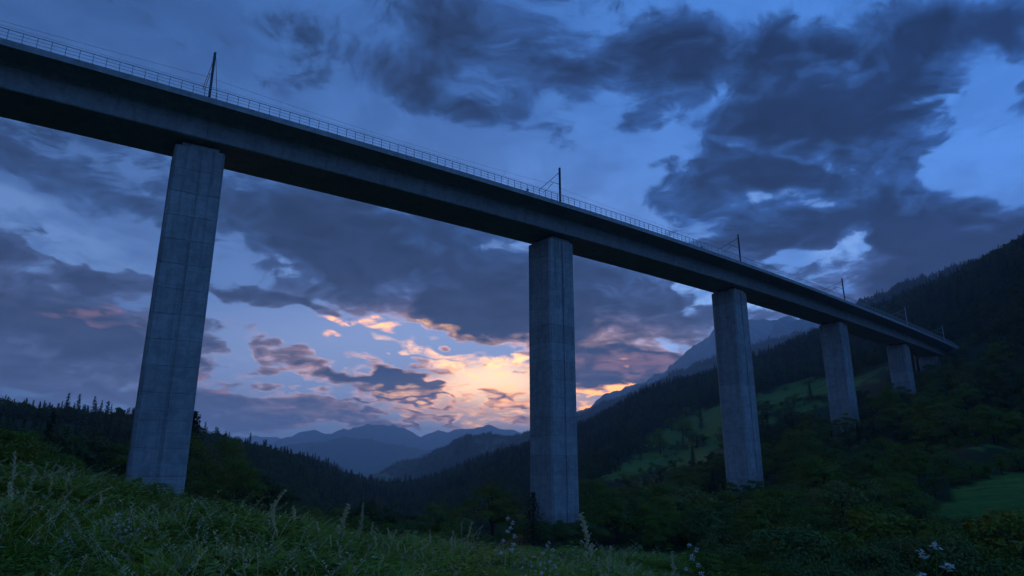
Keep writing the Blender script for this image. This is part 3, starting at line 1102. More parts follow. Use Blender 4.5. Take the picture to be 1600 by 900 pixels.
def broadleaf(seed, h, rad_, nclump, per, leaf, mat, low=0.12, top=1.0):
    """Crown and trunk of a broadleaved tree or shrub; height h, crown radius rad_."""
    r = np.random.default_rng(seed)
    C, N, Q = [], [], []
    centres = []
    z0, z1 = h * low, h * top
    zc, hz_ = (z0 + z1) / 2, (z1 - z0) / 2
    lob = r.normal(0, 1, (5, 3)); lob /= np.linalg.norm(lob, axis=1)[:, None]
    k = 0
    while k < nclump:
        d = r.normal(0, 1, 3); d /= np.linalg.norm(d)
        rr = r.uniform(0.45, 0.92) if r.random() < 0.8 else r.uniform(0.1, 0.5)
        bulge = 0.82 + 0.34 * max(0.0, float((lob @ d).max())) ** 3 * r.uniform(0.5, 1.2)
        c = np.array([d[0] * rad_, d[1] * rad_, d[2] * hz_]) * rr * bulge + np.array([0, 0, zc])
        cr = rad_ * r.uniform(0.20, 0.38)
        centres.append((c, cr))
        n = int(per * r.uniform(0.7, 1.3))
        q = r.normal(0, 1, (n, 3)); q /= np.linalg.norm(q, axis=1)[:, None]
        q[:, 2] = np.where(q[:, 2] < -0.2, -q[:, 2] * 0.7, q[:, 2])
        rad3 = cr * r.uniform(0.55, 1.08, n)[:, None] * np.array([1, 1, 0.78])
        C.append(c + q * rad3)
        N.append(q + np.array([0, 0, 0.4]))
        w = (C[-1] - np.array([0, 0, zc - 0.15 * h])) / np.array([rad_, rad_, hz_])
        w = q * 0.75 + w / (np.linalg.norm(w, axis=1)[:, None] + 1e-6) * 0.45
        Q.append(w / (np.linalg.norm(w, axis=1)[:, None] + 1e-6))
        k += 1
    # loose sprays that fray the outline
    m = int(nclump * per * 0.06)
    d = r.normal(0, 1, (m, 3)); d /= np.linalg.norm(d, axis=1)[:, None]
    d[:, 2] = np.abs(d[:, 2]) * 1.0 - 0.25
    C.append(d * np.array([rad_, rad_, hz_]) * r.uniform(0.9, 1.14, m)[:, None] + np.array([0, 0, zc]))
    N.append(d)
    Q.append(d)
    crown = quads_mesh('crown', np.concatenate(C), np.concatenate(N), leaf, mat, 0.62, seed, lobe=np.concatenate(Q))
    g = Geo()
    tw = max(0.04, h * 0.022)
    lean = r.normal(0, 0.03 * h, 2)
    g.tube([(0, 0, -0.8), (0, 0, 0.15 * h), (lean[0] * 0.5, lean[1] * 0.5, 0.4 * h), (lean[0], lean[1], 0.72 * h)], [tw * 1.3, tw, tw * 0.7, tw * 0.25], 7)
    for (c, cr) in sorted(centres, key=lambda q: -q[1])[:6]:
        zs = h * r.uniform(0.18, 0.45)
        a = np.array([lean[0] * 0.5 * zs / (0.4 * h), lean[1] * 0.5 * zs / (0.4 * h), zs])
        mid = (a + c) / 2 + np.array([0, 0, 0.04 * h])
        g.tube([a, mid, c], [tw * 0.55, tw * 0.35, tw * 0.12], 5)
    trunk = g.build('trunk', M['bark'], link=False, smooth=True).data
    return crown, trunk


def conifer(seed, h, w, whorls, branches, per, leaf, mat=None):
    r = np.random.default_rng(seed)
    C, N = [], []
    g = Geo()
    tw = h * 0.014
    g.tube([(0, 0, -1.0), (0, 0, h * 0.5), (0, 0, h * 0.985)], [tw * 1.2, tw * 0.7, tw * 0.1], 6)
    for k in range(whorls):
        f = k / (whorls - 1.0)
        z = h * (0.10 + 0.89 * f)
        bl = w * (1 - f) ** 0.85 * r.uniform(0.75, 1.12) + 0.02 * h * (1 - f) + 0.012 * h
        nb = max(4, int(branches * (1 - 0.45 * f)))
        for b in range(nb):
            a = 2 * math.pi * (b + r.uniform(-0.3, 0.3)) / nb + k * 1.3
            L = bl * r.uniform(0.6, 1.15)
            d = np.array([math.cos(a), math.sin(a), 0])
            drop = r.uniform(0.18, 0.42)
            if k % 2 == 0 and b % 2 == 0:
                g.tube([(0, 0, z), tuple(d * L * 0.85 + np.array([0, 0, z - drop * L * 0.7]))], [tw * 0.22, tw * 0.06], 4)
            for q in range(per):
                t = (q + 0.6) / per
                C.append(d * L * t + np.array([0, 0, z - drop * L * t ** 1.4 + r.normal(0, 0.012 * h)]) + r.normal(0, 0.010 * h, 3))
                N.append(np.array([d[0] * 0.5, d[1] * 0.5, 0.9]))
    crown = quads_mesh('crown', np.array(C), np.array(N), leaf, mat or M['needle'], 0.55, seed, lobe=np.array(N))
    trunk = g.build('trunk', M['bark'], link=False).data
    return crown, trunk


# nearer trees, fine leaves (unit: metres for a tree of the given height)
BROAD = [broadleaf(100 + i, 7.0, (2.3, 3.4, 4.2, 2.8, 3.8, 3.2, 2.6, 3.6)[i], (15, 22, 28, 17, 22, 13, 17, 24)[i], 560, (0.17, 0.19, 0.15, 0.20, 0.17, 0.21, 0.16, 0.18)[i], M[('leaf', 'leaf', 'leaf_olive', 'leaf_grey', 'leaf', 'leaf_olive', 'leaf', 'leaf_grey')[i]], -0.08) for i in range(8)]
SHRUB = [broadleaf(140 + i, 3.0, 1.6 + 0.35 * (i % 3), 11 + 3 * i, 330, 0.115, M[('leaf', 'leaf_olive', 'leaf_grey', 'leaf')[i]], 0.0) for i in range(4)]
PALE = [broadleaf(160 + i, 4.0, 2.4, 30, 90, 0.17, M['leaf_pale'], 0.04) for i in range(2)]
YELL = [broadleaf(170, 3.0, 2.0, 22, 70, 0.18, M['leaf_yellow'], 0.04)]
CONE = [conifer(200 + i, 10.0, 2.1 + 0.35 * i, 32, 12, 6, 0.30) for i in range(3)]
# far trees, coarse leaves
FBROAD = [broadleaf(300 + i, 10.0, 3.7 + 0.4 * (i % 2), 15, 84, 0.66, M['far_leaf'], -0.05) for i in range(4)]
FCONE = [conifer(320 + i, 13.0, 2.3 + 0.3 * i, 22, 9, 3, 0.62) for i in range(3)]
SIZE = {'broad': (BROAD, 7.0), 'shrub': (SHRUB, 3.0), 'pale': (PALE, 4.0), 'yellow': (YELL, 3.0), 'cone': (CONE, 10.0), 'far_broad': (FBROAD, 10.0), 'far_cone': (FCONE, 13.0)}
NAME = {'broad': 'broadleaf_tree', 'shrub': 'shrub', 'pale': 'pale_shrub', 'yellow': 'yellow_green_shrub', 'cone': 'spruce_tree', 'far_broad': 'broadleaf_tree', 'far_cone': 'spruce_tree'}
CATG = {'broad': 'tree', 'shrub': 'shrub', 'pale': 'shrub', 'yellow': 'shrub', 'cone': 'tree', 'far_broad': 'tree', 'far_cone': 'tree'}
TREES = []          # x, y, radius of everything placed singly


def plant(kind, x, y, h, label, group=None, wide=1.0, var=None, sink=0.15):
    lib, h0 = SIZE[kind]
    crown, trunk = lib[rng.randrange(len(lib)) if var is None else var]
    z = hz(x, y)
    e = empty(NAME[kind], (x, y, z - sink), rng.uniform(0, 6.28))
    s = h / h0
    e.scale = (s * wide * rng.uniform(0.92, 1.08), s * wide * rng.uniform(0.92, 1.08), s)
    share('trunk', trunk, e)
    share('crown', crown, e)
    tag(e, label, CATG[kind], group)
    TREES.append((x, y, 0.45 * h * wide))
    return e


def to_pixel(x, y, z):
    d = y * CP + z * SP
    return 800 + FPX * x / d, 450 - FPX * (-y * SP + z * CP) / d


def plant_to(kind, u, vtop, y, label, group=None, wide=1.0, var=None, hmin=1.0):
    """A tree at distance y whose tip is seen at (u, vtop)."""
    p = at(u, vtop, y)
    g = hz(p.x, p.y)
    return plant(kind, p.x, p.y, max(hmin, p.z - g), label, group, wide, var)


def plant_on(kind, u, vbase, vtop, near, label, group=None, wide=1.0, var=None):
    x, y = on_ground(u, vbase, near)
    p = at(u, vtop, y)
    return plant(kind, x, y, max(0.8, p.z - hz(x, y)), label, group, wide, var)


# ---- trees one can point to
MG = None
plant_on('broad', 1032, 709, 666, 230, 'large rounded tree alone in the middle of the sloping meadow', wide=1.0, var=0)
plant_on('cone', 1001, 720, 697, 230, 'small dark conifer below the large meadow tree')
plant_on('cone', 1096, 671, 638, 230, 'tall dark conifer at the upper meadow edge left of the third pier', var=1)
plant_on('broad', 1067, 678, 648, 230, 'rounded dark tree in the meadow between two conifers')
plant_on('cone', 1050, 674, 654, 230, 'slim dark tree uphill of the large meadow tree', wide=1.2)
plant_on('broad', 1081, 690, 669, 230, 'small dark tree below the tall meadow conifer')
plant_on('cone', 952, 742, 708, 200, 'dark conifer at the low corner of the meadow beside the second pier', var=2)
plant_on('shrub', 1059, 697, 687, 230, 'little bush in the meadow right of the large tree')
plant_on('shrub', 990, 699, 688, 230, 'little bush at the upper left edge of the meadow')
plant_on('shrub', 968, 738, 728, 200, 'low bush at the foot of the meadow corner')
plant_on('shrub', 985, 728, 718, 200, 'low bush on the boundary inside the meadow')
plant_on('cone', 1267, 622, 597, 230, 'dark conifer in the high meadow right of the third pier', wide=1.25, var=0)
plant_on('shrub', 1228, 630, 620, 230, 'dark bush in the high meadow between the third and fourth piers')
plant_on('shrub', 1244, 624, 613, 230, 'tiny tree in the high meadow beside the conifer')
plant_on('broad', 1195, 655, 618, 200, 'dark rounded tree just right of the third pier')
plant_on('broad', 1237, 655, 628, 200, 'pair of dark crowns below the high meadow')
plant_to('cone', 305, 642, 106, 'dark conifer close behind the nearest pier, its tip beside the edge', wide=1.35, var=1)
plant_to('broad', 320, 676, 100, 'dark leafy tree behind the nearest pier')
plant_to('broad', 350, 692, 116, 'dark rounded tree to the right of the nearest pier')
plant_to('broad', 296, 700, 104, 'dark tree at the right foot of the nearest pier')
plant_to('cone', 833, 768, 84, 'young open conifer in front of the foot of the second pier', wide=1.5, var=2)
plant_to('broad', 878, 806, 84, 'dark bush hiding the right foot of the second pier', wide=1.1)
plant_to('broad', 1378, 680, 118, 'broad conical tree below the fourth pier', wide=0.95)
plant_on('pale', 1484, 742, 698, 60, 'pale grey willow shrub above the small right meadow')
plant_on('broad', 1462, 776, 722, 50, 'dark round tree left of the small right meadow', wide=0.9)
plant_on('broad', 1520, 752, 712, 60, 'dark hedge tree along the top of the small right meadow', wide=1.2)
plant_on('broad', 1566, 742, 704, 60, 'dark spreading tree at the upper right of the small meadow', wide=1.2)
plant_on('broad', 1594, 736, 692, 60, 'dark tree at the right edge above the small meadow', wide=1.1)
plant_on('shrub', 1544, 748, 722, 60, 'dark hedge bush between the two trees above the small meadow', wide=1.4)
plant_on('shrub', 1500, 758, 730, 60, 'dark hedge bush below the pale willow', wide=1.4)
plant_to('broad', 1458, 563, 252, 'dark tree hiding the right side of the short last pier', wide=1.2, hmin=3.0)
plant_to('broad', 1440, 574, 250, 'dark bush before the lower half of the short last pier', wide=1.2, hmin=3.0)
plant_to('broad', 1305, 720, 92, 'dense round green tree below the fourth pier', wide=1.05)
plant_to('pale', 1375, 752, 66, 'pale leafy shrub in the thicket left of the small right meadow', wide=1.3)
plant_to('pale', 1440, 764, 64, 'pale shrub at the left corner of the small right meadow', wide=1.1)
plant_to('pale', 1125, 808, 70, 'pale green shrub in the thicket below the third pier', wide=1.2)
plant_to('pale', 1108, 836, 58, 'low pale green shrub at the thicket edge')
plant_to('yellow', 1590, 790, 44, 'yellow green bush at the right edge below the small meadow', wide=1.3)
plant_to('yellow', 1380, 792, 50, 'dull yellow green bush in the middle of the right thicket', wide=1.2)
for (u, v, y, lab) in [(1138, 748, 143, 'left'), (1166, 742, 141, 'middle'), (1188, 752, 142, 'right')]:
    plant_to('broad', u, v, y, 'leafy bush covering the %s of the third pier foot' % lab, wide=1.2, hmin=2.5)
for (u, v, y, lab) in [(1296, 652, 182, 'left'), (1318, 646, 180, 'middle'), (1340, 650, 181, 'right')]:
    plant_to('broad', u, v, y, 'leafy bush covering the %s of the fourth pier foot' % lab, wide=1.2, hmin=2.5)
for (u, v, y, lab) in [(1392, 600, 222, 'left'), (1418, 604, 221, 'right')]:
    plant_to('broad', u, v, y, 'leafy bush covering the %s of the fifth pier foot' % lab, wide=1.2, hmin=2.5)
plant_to('broad', 1450, 574, 250, 'dark tree before the short last pier', wide=1.1, hmin=3.0)
for (u, v, y, lab) in [(1492, 540, 262, 'covering the end of the deck'), (1506, 532, 264, 'above the end of the deck'), (1484, 556, 256, 'below the end of the deck'), (1520, 520, 270, 'uphill of the end of the deck'), (1500, 560, 250, 'downhill of the end of the deck')]:
    plant_to('broad', u, v, y, 'dark rounded tree ' + lab, wide=1.2, hmin=4.0)
plant_to('broad', 1478, 552, 255, 'dark tree where the deck runs into the wood', wide=1.1, hmin=3.0)
plant_to('shrub', 216, 742, 72, 'low bush at the left foot of the nearest pier', wide=1.2)
plant_to('shrub', 250, 752, 71, 'low bush at the middle of the nearest pier foot', wide=1.2)
for k, (u, v) in enumerate([(91, 630), (98, 627), (117, 629), (133, 632), (151, 631), (160, 626), (175, 632), (183, 638), (192, 640), (200, 638)]):
    plant_to('far_cone', u, v, 372 + 2 * k, 'spruce tip standing above the skyline of the left wooded hill', 'skyline spruces left of the nearest pier', wide=0.8)

for (u, vb, vt, lab) in [(962, 727, 719, 'below the upper boundary of the sloping meadow, lowest of the hedge'), (1012, 690, 681, 'on the upper edge of the sloping meadow'), (1024, 683, 673, 'in the hedge above the large meadow tree'), (1040, 716, 709, 'on the field boundary right of the large meadow tree'),
                         (1056, 712, 705, 'on the field boundary below the small meadow tree'), (1072, 704, 697, 'on the field boundary left of the third pier'), (1090, 652, 643, 'at the top corner of the sloping meadow'), (1206, 640, 630, 'on the lower edge of the high meadow'), (1220, 646, 636, 'in the dip of the high meadow hedge'),
                         (1256, 634, 627, 'below the conifer of the high meadow'), (1274, 640, 630, 'at the right end of the high meadow'), (1018, 728, 721, 'on the low boundary of the sloping meadow'), (1000, 738, 729, 'at the bottom hedge of the sloping meadow')]:
    plant_on('shrub', u, vb, vt, 230, 'small dark hedge bush ' + lab, wide=1.3)

for k, u in enumerate(range(1432, 1606, 19)):
    plant_to(('shrub', 'pale', 'shrub', 'broad')[k % 4], u, 796 + (k * 7) % 13, 50 + (k * 5) % 9, '%s bush in the row below the small right meadow, number %s from its left end' % (('dark', 'pale', 'leafy', 'rounded')[k % 4], ('one', 'two', 'three', 'four', 'five', 'six', 'seven', 'eight', 'nine', 'ten')[k]), wide=1.25, hmin=1.4)

# ---- hedgerows across the sloping meadow
for line_name, pts in (('along the top of the sloping meadow', [(948, 728), (985, 706), (1020, 682), (1052, 662), (1086, 645)]), ('across the middle of the sloping meadow', [(988, 709), (1020, 703), (1052, 704), (1086, 697), (1112, 686)]),
                       ('along the foot of the sloping meadow', [(960, 754), (1000, 749), (1040, 735), (1070, 718)]), ('between the two strips of the high meadow', [(1182, 640), (1216, 637), (1250, 628), (1286, 620)])):
    us = [q[0] for q in pts]
    u = us[0] + 3.0
    while u < us[-1]:
        vb = float(np.interp(u, us, [q[1] for q in pts])) + rng.uniform(-2.0, 2.5)
        plant_on(rng.choice(('shrub', 'shrub', 'far_broad')), u, vb, vb - rng.choice((6, 8, 10, 16)), 230, 'small dark bush of the hedge ' + line_name, 'hedge ' + line_name, wide=rng.uniform(1.1, 1.6))
        u += rng.uniform(6.0, 13.0)

# ---- the thickets: no tree may hide a pier foot or a meadow that the photograph shows
LIMIT = [  # u0, u1, nearer than, tip not above v
    (186, 290, 79, 752), (816, 912, 112, 812), (1122, 1200, 150, 752), (1280, 1352, 190, 654), (1376, 1436, 232, 606),
    (930, 965, 320, 752), (965, 1010, 320, 742), (1010, 1060, 330, 722), (1060, 1125, 340, 694), (1175, 1215, 340, 655), (1215, 1315, 340, 642), (1440, 1700, 66, 800), (1440, 1700, 78, 770),
    (1480, 1575, 105, 716), (1320, 1385, 340, 606),
    (-80, 200, 300, 650), (200, 330, 300, 676), (330, 470, 300, 700), (470, 640, 300, 765), (-60, 90, 75, 655), (90, 150, 75, 700), (150, 200, 75, 735), (290, 420, 70, 772), (420, 640, 90, 800), (640, 830, 90, 815), (900, 1130, 52, 850), (1200, 1330, 90, 700), (1330, 1440, 80, 730), (1100, 1440, 60, 775), (1100, 1440, 45, 815), (1100, 1640, 34, 862),
    (1430, 1500, 300, 545), (1476, 1530, 270, 540),
]


def fit_height(x, y, h, r):
    """Lower a tree until it leaves free what must be seen; None if it cannot."""
    z = hz(x, y)
    for _ in range(12):
        u, v = to_pixel(x, y, z + h)
        d = y * CP + z * SP
        ru = 0.8 * r * FPX / d
        bad = any(u + ru > a and u - ru < b and y < n and v < lim for (a, b, n, lim) in LIMIT)
        if not bad:
            return h
        h *= 0.86
        r *= 0.93
        if h < 1.1:
            return None
    return None


def thicket(count, az0, az1, r0, r1, gap, hfun, kinds, where, group):
    placed = 0
    tries = 0
    while placed < count and tries < count * 60:
        tries += 1
        a = rad(rng.uniform(az0, az1))
        r = math.sqrt(rng.uniform(r0 * r0, r1 * r1))
        x, y = r * math.sin(a), r * math.cos(a)
        h = hfun()
        kind = rng.choice(kinds)
        wide = rng.uniform(0.95, 1.4)
        cr = 0.45 * h * wide
        if meadow(x, y)[0] or meadow(x - cr * 0.8, y)[0] or meadow(x + cr * 0.8, y)[0] or meadow(x, y - cr * 0.8)[0]:
            continue
        if any((x - p.x) ** 2 + (y - p.y) ** 2 < (3.6 + 0.5 * cr) ** 2 for p in PIER):
            continue
        if any((x - q[0]) ** 2 + (y - q[1]) ** 2 < (gap * (cr + q[2])) ** 2 for q in TREES):
            continue
        h2 = fit_height(x, y, h, cr)
        if h2 is None:
            continue
        if kind == 'broad' and h2 < 3.0:
            kind = 'shrub'
        side = where(x, y)
        lib = SIZE[kind][0]
        var = rng.randrange(len(lib))
        look = LOOK[kind][var % len(LOOK[kind])]
        size = 'small ' if h2 < 0.45 * SIZE[kind][1] else ('tall ' if h2 > 1.15 * SIZE[kind][1] else '')
        r = math.hypot(x, y)
        row = 'front of the ' if r < r0 + 0.3 * (r1 - r0) else ('back of the ' if r > r0 + 0.7 * (r1 - r0) else 'middle of the ')
        plant(kind, x, y, h2, '%s%s, %s%s' % (size, look, row, side), '%ss, %s%s' % (CATG[kind], row, side), wide, var)
        placed += 1
    return placed


LOOK = {
    'broad': ['narrow dark green tree', 'round dark green tree', 'spreading olive tree', 'slim grey green tree', 'broad dark green tree', 'loose olive tree', 'upright dark green tree', 'round grey green tree'],
    'shrub': ['dark shrub', 'olive shrub', 'grey green shrub', 'dense dark shrub'], 'pale': ['pale green shrub', 'pale loose shrub'], 'cone': ['slim dark spruce', 'dark spruce', 'broad dark spruce'], 'yellow': ['yellow green bush'],
}


def where_right(x, y):
    u, v = to_pixel(x, y, hz(x, y))
    if u < 905:
        return 'growth left of the second pier'
    if u < 1010:
        return 'thicket just right of the second pier'
    if u < 1120:
        return 'thicket midway between second and third piers'
    if u < 1200:
        return 'thicket below the third pier'
    if u < 1280:
        return 'thicket right of the third pier'
    if u < 1350:
        return 'thicket below the fourth pier'
    if u < 1440:
        return 'thicket below the fifth pier'
    return 'dark slope at the viaduct end' if y > 105 else 'thicket at the small right meadow'


n1 = thicket(110, 1, 43, 40, 110, 0.80, lambda: rng.choice((rng.uniform(3.0, 5.0), rng.uniform(5.0, 9.0))), ['broad', 'broad', 'broad', 'shrub', 'shrub', 'pale'], where_right, '')
n2 = thicket(110, -6, 43, 105, 250, 0.78, lambda: rng.uniform(6.0, 12.0), ['broad', 'broad', 'broad', 'broad', 'cone'], where_right, '')
n3 = thicket(34, -44, -27.5, 26, 75, 0.72, lambda: rng.uniform(1.8, 5.0), ['shrub', 'broad', 'shrub'], lambda x, y: 'grassy bank left of the nearest pier' if x / y > -0.72 else 'grassy bank at the left edge', '')
n4 = thicket(46, -30, -4, 58, 170, 0.76, lambda: rng.uniform(4.0, 7.5), ['broad', 'broad', 'shrub', 'broad'], lambda x, y: 'dark gully beside the nearest pier' if x / y < -0.3 else 'dark gully left of the second pier', '')
n5 = thicket(44, 13, 43, 24, 60, 0.72, lambda: rng.uniform(1.6, 4.2), ['shrub', 'shrub', 'broad'], where_right, '')
print('planted', n1, n2, n3, n4, n5, len(TREES))


# ---- what cannot be counted: forest, undergrowth, grass, as points that carry copies of a few plants
def kinds_collection(name, meshes):
    c = bpy.data.collections.new(name)
    for i, parts in enumerate(meshes):
        # crown and trunk joined into one mesh with both materials
        bm = bmesh.new()
        mats = []
        for me in parts:
            n0 = len(bm.faces)
            bm.from_mesh(me)
            bm.faces.ensure_lookup_table()
            for f in bm.faces[n0:]:
                f.material_index = len(mats)
            mats.append(me.materials[0])
        m = bpy.data.meshes.new('%s_%02d' % (name, i))
        bm.to_mesh(m)
        bm.free()
        for q in mats:
            m.materials.append(q)
        c.objects.link(bpy.data.objects.new('%s_%02d' % (name, i), m))
    return c


def scatter(name, pts, scale, kind, coll, label, rot=None, tilt=None):
    n = len(pts)
    me = bpy.data.meshes.new(name)
    me.vertices.add(n)
    me.vertices.foreach_set('co', np.asarray(pts, np.float32).ravel())
    sc = np.asarray(scale, np.float32)
    if sc.ndim == 1:
        sc = np.repeat(sc[:, None], 3, 1)
    a = me.attributes.new('size', 'FLOAT_VECTOR', 'POINT'); a.data.foreach_set('vector', sc.ravel())
    ro = np.zeros((n, 3), np.float32)
    if tilt is not None:
        ro[:, :2] = nrng.normal(0, tilt, (n, 2))
    ro[:, 2] = nrng.uniform(0, 6.283, n)
    a = me.attributes.new('turn', 'FLOAT_VECTOR', 'POINT'); a.data.foreach_set('vector', ro.ravel())
    a = me.attributes.new('which', 'INT', 'POINT'); a.data.foreach_set('value', np.asarray(kind, np.int32))
    me.update()
    o = bpy.data.objects.new(name, me)
    COL.objects.link(o)
    ng = bpy.data.node_groups.new(name, 'GeometryNodeTree')
    ng.interface.new_socket('Geometry', in_out='INPUT', socket_type='NodeSocketGeometry')
    ng.interface.new_socket('Geometry', in_out='OUTPUT', socket_type='NodeSocketGeometry')
    gi, go = ng.nodes.new('NodeGroupInput'), ng.nodes.new('NodeGroupOutput')
    ci = ng.nodes.new('GeometryNodeCollectionInfo')
    ci.inputs['Collection'].default_value = coll
    ci.inputs['Separate Children'].default_value = True
    ci.inputs['Reset Children'].default_value = True
    ip = ng.nodes.new('GeometryNodeInstanceOnPoints')
    ip.inputs['Pick Instance'].default_value = True

    def named(nm, ty):
        q = ng.nodes.new('GeometryNodeInputNamedAttribute')
        q.data_type = ty
        q.inputs['Name'].default_value = nm
        return q.outputs['Attribute']
    ng.links.new(gi.outputs[0], ip.inputs['Points'])
    ng.links.new(ci.outputs[0], ip.inputs['Instance'])
    ng.links.new(named('which', 'INT'), ip.inputs['Instance Index'])
    ng.links.new(named('turn', 'FLOAT_VECTOR'), ip.inputs['Rotation'])
    ng.links.new(named('size', 'FLOAT_VECTOR'), ip.inputs['Scale'])
    ng.links.new(ip.outputs[0], go.inputs[0])
    md = o.modifiers.new('scatter', 'NODES')
    md.node_group = ng
    tag(o, label, kind='stuff')
    return o


FOREST = kinds_collection('far_tree', FBROAD + FCONE)
UNDER = kinds_collection('low_growth', SHRUB + PALE[:1])


def near_single(x, y, pad):
    m = np.zeros(len(x), bool)
    for (tx, ty, tr) in TREES:
        m |= (x - tx) ** 2 + (y - ty) ** 2 < (tr * pad) ** 2
    return m


def keep_view(x, y, z, h):
    """False where a copy would stand before a pier foot or a meadow."""
    d = y * CP + (z + h) * SP
    u = 800 + FPX * x / d
    v = 450 - FPX * (-y * SP + (z + h) * CP) / d
    ru = 0.35 * h * FPX / d
    ok = np.ones(len(x), bool)
    for (a, b, n, lim) in LIMIT:
        ok &= ~((u + ru > a) & (u - ru < b) & (y < n) & (v < lim))
    return ok


def forest_points(az0, az1, r0, r1, n, seed):
    r_ = np.random.default_rng(seed)
    a = np.radians(r_.uniform(az0, az1, n))
    r = np.sqrt(r_.uniform(r0 ** 2, r1 ** 2, n))
    return r * np.sin(a), r * np.cos(a), r_


def forest(name, az0, az1, r0, r1, n, cone_share, cone_far, hmin, hmax, label, seed):
    x, y, r_ = forest_points(az0, az1, r0, r1, n, seed)
    h = r_.uniform(hmin * 0.8, hmax, n) * (1.0 + 0.5 * vnoise(x / 45.0, y / 45.0, 5))
    ok = ~meadow(x, y) & ~meadow(x + 4, y - 4) & ~near_single(x, y, 0.9)
    for p in PIER:
        ok &= (x - p.x) ** 2 + (y - p.y) ** 2 > 7.0 ** 2
    # the deck passes freely over the trees
    z = height(x, y)
    for k in range(0, len(dn), 3):
        q = dn[k]
        ok &= ~(((x - q[0]) ** 2 + (y - q[1]) ** 2 < 11.0 ** 2) & (z + h > q[2] - 1.0))
    ok &= keep_view(x, y, z, h)
    x, y, z, h = x[ok], y[ok], z[ok], h[ok]
    cone = r_.random(len(x)) < cone_share + (cone_far - cone_share) * np.clip((np.hypot(x, y) - 380.0) / 350.0, 0, 1) + 0.9 * vnoise(x / 80.0, y / 80.0, 8)
    kind = np.where(cone, 4 + r_.integers(0, 3, len(x)), r_.integers(0, 4, len(x)))
    s = np.where(cone, h * 1.2 / 13.0, h / 10.0)
    w = s * r_.uniform(0.85, 1.25, len(x))
    scatter(name, np.stack([x, y, z - 0.4], 1), np.stack([w, w, s], 1), kind, FOREST, label)
    return len(x)


f1 = forest('forest', -46, -8, 110, 760, 5200, 0.16, 0.42, 8.0, 12.0, 'dark mixed forest covering the left hill down to the valley', 21)
f2 = forest('forest', -12, 46, 235, 980, 15000, 0.02, 0.55, 7.0, 11.0, 'dark mixed forest on the slopes behind and right of the viaduct', 22)
f3 = forest('forest', -12, 46, 130, 240, 420, 0.02, 0.02, 4.5, 8.0, 'tangled woodland filling the slope under the viaduct', 23)
print('forest', f1, f2, f3)

# low growth between the single trees
x, y, r_ = forest_points(-44, 46, 34, 240, 5200, 24)
ok = ~meadow(x, y)
ok &= ~((np.degrees(np.arctan2(x, y)) < -22) & (np.hypot(x, y) < 40))
for p in PIER:
    ok &= (x - p.x) ** 2 + (y - p.y) ** 2 > 3.4 ** 2
h = r_.uniform(0.4, 1.2, len(x)) * np.clip(np.hypot(x, y) / 90.0, 0.6, 1.5)
z = height(x, y)
ok &= keep_view(x, y, z, h)
x, y, z, h = x[ok], y[ok], z[ok], h[ok]
scatter('undergrowth', np.stack([x, y, z - 0.15], 1), h / 3.0, r_.integers(0, 5, len(x)), UNDER, 'low tangled undergrowth between the trees of the thicket')


# trees on the hills beyond, too small to be told apart
def hill_trees(name, grid, n, hmin, hmax, label, seed, cone_share=0.75, fields=None, front=0.75):
    X, Y, Z = grid
    m, w = X.shape
    r_ = np.random.default_rng(seed)
    i = r_.uniform(m * 0.5 * (1 - front), m * 0.56, n)
    j = r_.uniform(0, w - 1.001, n)
    # thickest along the crest
    c = int(n * 0.22)
    i[:c] = m // 2 + r_.uniform(-0.6, 0.6, c)
    i0, j0 = i.astype(int), j.astype(int)
    fi, fj = i - i0, j - j0

    def bi(A):
        return (A[i0, j0] * (1 - fi) + A[i0 + 1, j0] * fi) * (1 - fj) + (A[i0, j0 + 1] * (1 - fi) + A[i0 + 1, j0 + 1] * fi) * fj
    x, y, z = bi(X), bi(Y), bi(Z)
    ok = np.ones(n, bool)
    if fields:
        u = 800 + FPX * x / (y * CP + z * SP)
        v = 450 - FPX * (-y * SP + z * CP) / (y * CP + z * SP)
        f = fbm(x / 120.0, y / 90.0, 3, 77)
        ok = ~((f > fields) & (v > 704))
    cone = r_.random(n) < cone_share
    kind = np.where(cone, 4 + r_.integers(0, 3, n), r_.integers(0, 4, n))
    h = r_.uniform(hmin, hmax, n)
    s = np.where(cone, h * 1.15 / 13.0, h / 10.0)
    scatter(name, np.stack([x, y, z - 1.0], 1)[ok], np.stack([s * 1.25, s * 1.25, s], 1)[ok], kind[ok], FOREST, label)


hill_trees('forest', FIELD_HILL, 5200, 9, 15, 'dark woods on the hill with pale fields', 31, 0.6, 0.10)
hill_trees('forest', SHOULDER, 4200, 10, 17, 'blue hazy forest on the shoulder below the rocky mountain', 32)
hill_trees('forest', RIGHT_FAR, 4200, 10, 16, 'blue forest on the ridge behind the viaduct end', 33)

# ------------------------------------------------------------------ the meadow in front
def blade(g, base, a, h, w, bend, segs=4):
    """One grass blade: a tapering strip that leans over towards angle a."""
    d = np.array([math.cos(a), math.sin(a), 0.0])
    s = np.array([-math.sin(a), math.cos(a), 0.0])
    b = len(g.v)
    for k in range(segs + 1):
        t = k / segs
        c = np.array(base) + d * bend * h * t ** 2 + np.array([0, 0, h * (t - 0.35 * bend * t ** 3)])
        ww = w * (1 - t) ** 0.7 * 0.5
        if k < segs:
            g.v += [tuple(c - s * ww), tuple(c + s * ww)]
        else:
            g.v.append(tuple(c))
    for k in range(segs - 1):
        g.f.append((b + 2 * k, b + 2 * k + 1, b + 2 * k + 3, b + 2 * k + 2))
    g.f.append((b + 2 * segs - 2, b + 2 * segs - 1, b + 2 * segs))


